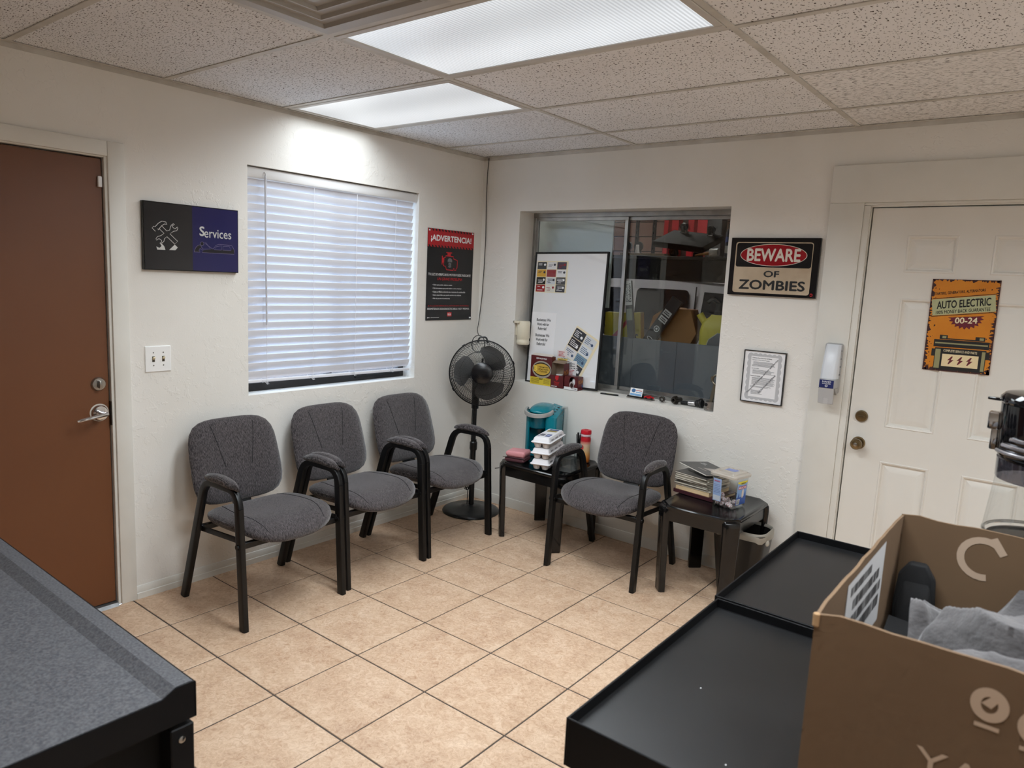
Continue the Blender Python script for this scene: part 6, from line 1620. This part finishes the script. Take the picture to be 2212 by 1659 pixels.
t = thing('tool_cabinet', 'dark tall cabinet standing between the red posts', 'cabinet', (-.70, 4.9, 0)); MB().box(-.10, .12, -.10, .10, 0, 2.9).build('body', mat('cab_brown', rgb(70, 48, 44), .5), t, .004, 1); MB().box(-.06, .06, -.108, -.10, 2.32, 2.34).build('handle', STEEL, t)
t = thing('dark_column', 'dark grey column at the right of the red posts', 'column', (-.22, 4.6, 0)); MB().box(-.11, .08, -.08, .08, 0, 3.2).build('column', mat('col_dark', rgb(52, 50, 52), .6), t, .01, 2); MB().box(-.13, .10, -.10, .10, 0, .05).build('foot', MATS['col_dark'], t)
m = MB(); m.tube([(-1.10, GY1 - .06, 3.1), (-1.10, GY1 - .07, 2.75), (-1.115, GY1 - .08, 2.5), (-1.14, GY1 - .09, 2.3), (-1.20, GY1 - .1, 2.1)], .011, 8)
tag(m.build('yellow_hose', paint(206, 170, 40, .4)), 'yellow air hose hanging on the workshop block wall', 'hose')
# the car parked in the workshop
t = thing('parked_van', 'pale grey vehicle with dark windows parked inside the workshop', 'vehicle', (.0, 2.6, 0))
VB = mat('van_paint', rgb(196, 192, 196), .25, coat=.4); VG = mat('van_glass', rgb(26, 26, 30), .05, spec=.6)
W_ = 1.7
def side(z_in): pass
body = [(-2.2, .35), (2.0, .35), (2.15, .9), (1.75, 1.05), (1.25, 1.10), (.95, 1.52), (.70, 1.64), (-.20, 1.70), (-1.9, 1.70), (-2.15, 1.5), (-2.25, .9)]
m = MB(); inset = lambda p, s: [(x * (1 - s * .02) if z > 1.1 else x, z if z < 1.1 else 1.1 + (z - 1.1) * (1 - s * .03)) for x, z in p]
def ring(y, taper): return [(x, y + (taper * max(0, z - 1.0) * .22), z) for x, z in body]
m.loft([[(x, .02 + .13 * max(0, z - 1.05), z) for x, z in body], [(x, .0 + .13 * max(0, z - 1.05) + (.04 if z > 1.5 else 0), z - (.02 if z > 1.5 else 0)) for x, z in body]][::-1] + [[(x, W_ - .13 * max(0, z - 1.05), z) for x, z in body]])
m.build('body', VB, t, .012, 2)
def onside(pts, nm, m_, par, out=.004):
    mm = MB(); F = [(x, .13 * max(0, z - 1.05) - out, z) for x, z in pts]; B_ = [(x, y + .012, z) for x, y, z in F]; n = len(pts)
    mm.add(F + B_, [tuple(range(n)), tuple(range(2 * n - 1, n - 1, -1))] + [(k, (k + 1) % n, n + (k + 1) % n, n + k) for k in range(n)])
    return mm.build(nm, m_, par)
onside(rrect(-.20, .365, 1.16, 1.565, .05), 'rear_window', VG, t); onside([(.50, 1.14), (1.10, 1.14), (.98, 1.40), (.78, 1.545), (.52, 1.555)], 'front_window', VG, t); onside(rrect(-1.9, -.36, 1.16, 1.56, .06), 'cargo_window', VG, t)
for x in (.432, -.28): onside([(x - .004, .45), (x + .004, .45), (x + .004, 1.60), (x - .004, 1.60)], 'door_seam', INK, t, .003)
MB().tube([(-1.8, .16, 1.745), (-.1, .16, 1.745), (.55, .17, 1.705)], .014, 8).build('roof_rail', BLKMATTE, t)
for x in (-1.7, -.3, .5): MB().box(x - .03, x + .03, .14, .18, 1.66, 1.742).build('rail_foot', BLKMATTE, t)
MB().box(.30, .55, .24, .32, 1.665, 1.70).build('roof_light', BLKMATTE, t, .008, 2)
for x in (-1.45, 1.25): MB().lathe([(.16, -.02), (.31, -.015), (.33, .03), (.33, .2), (.1, .21)], (x, .02, .33), 32, (0, 1, 0)).build('wheel', MATS['caster_rubber'], t)
onside([(-2.2, .55), (2.1, .55), (2.1, .60), (-2.2, .60)], 'side_moulding', BLKMATTE, t)
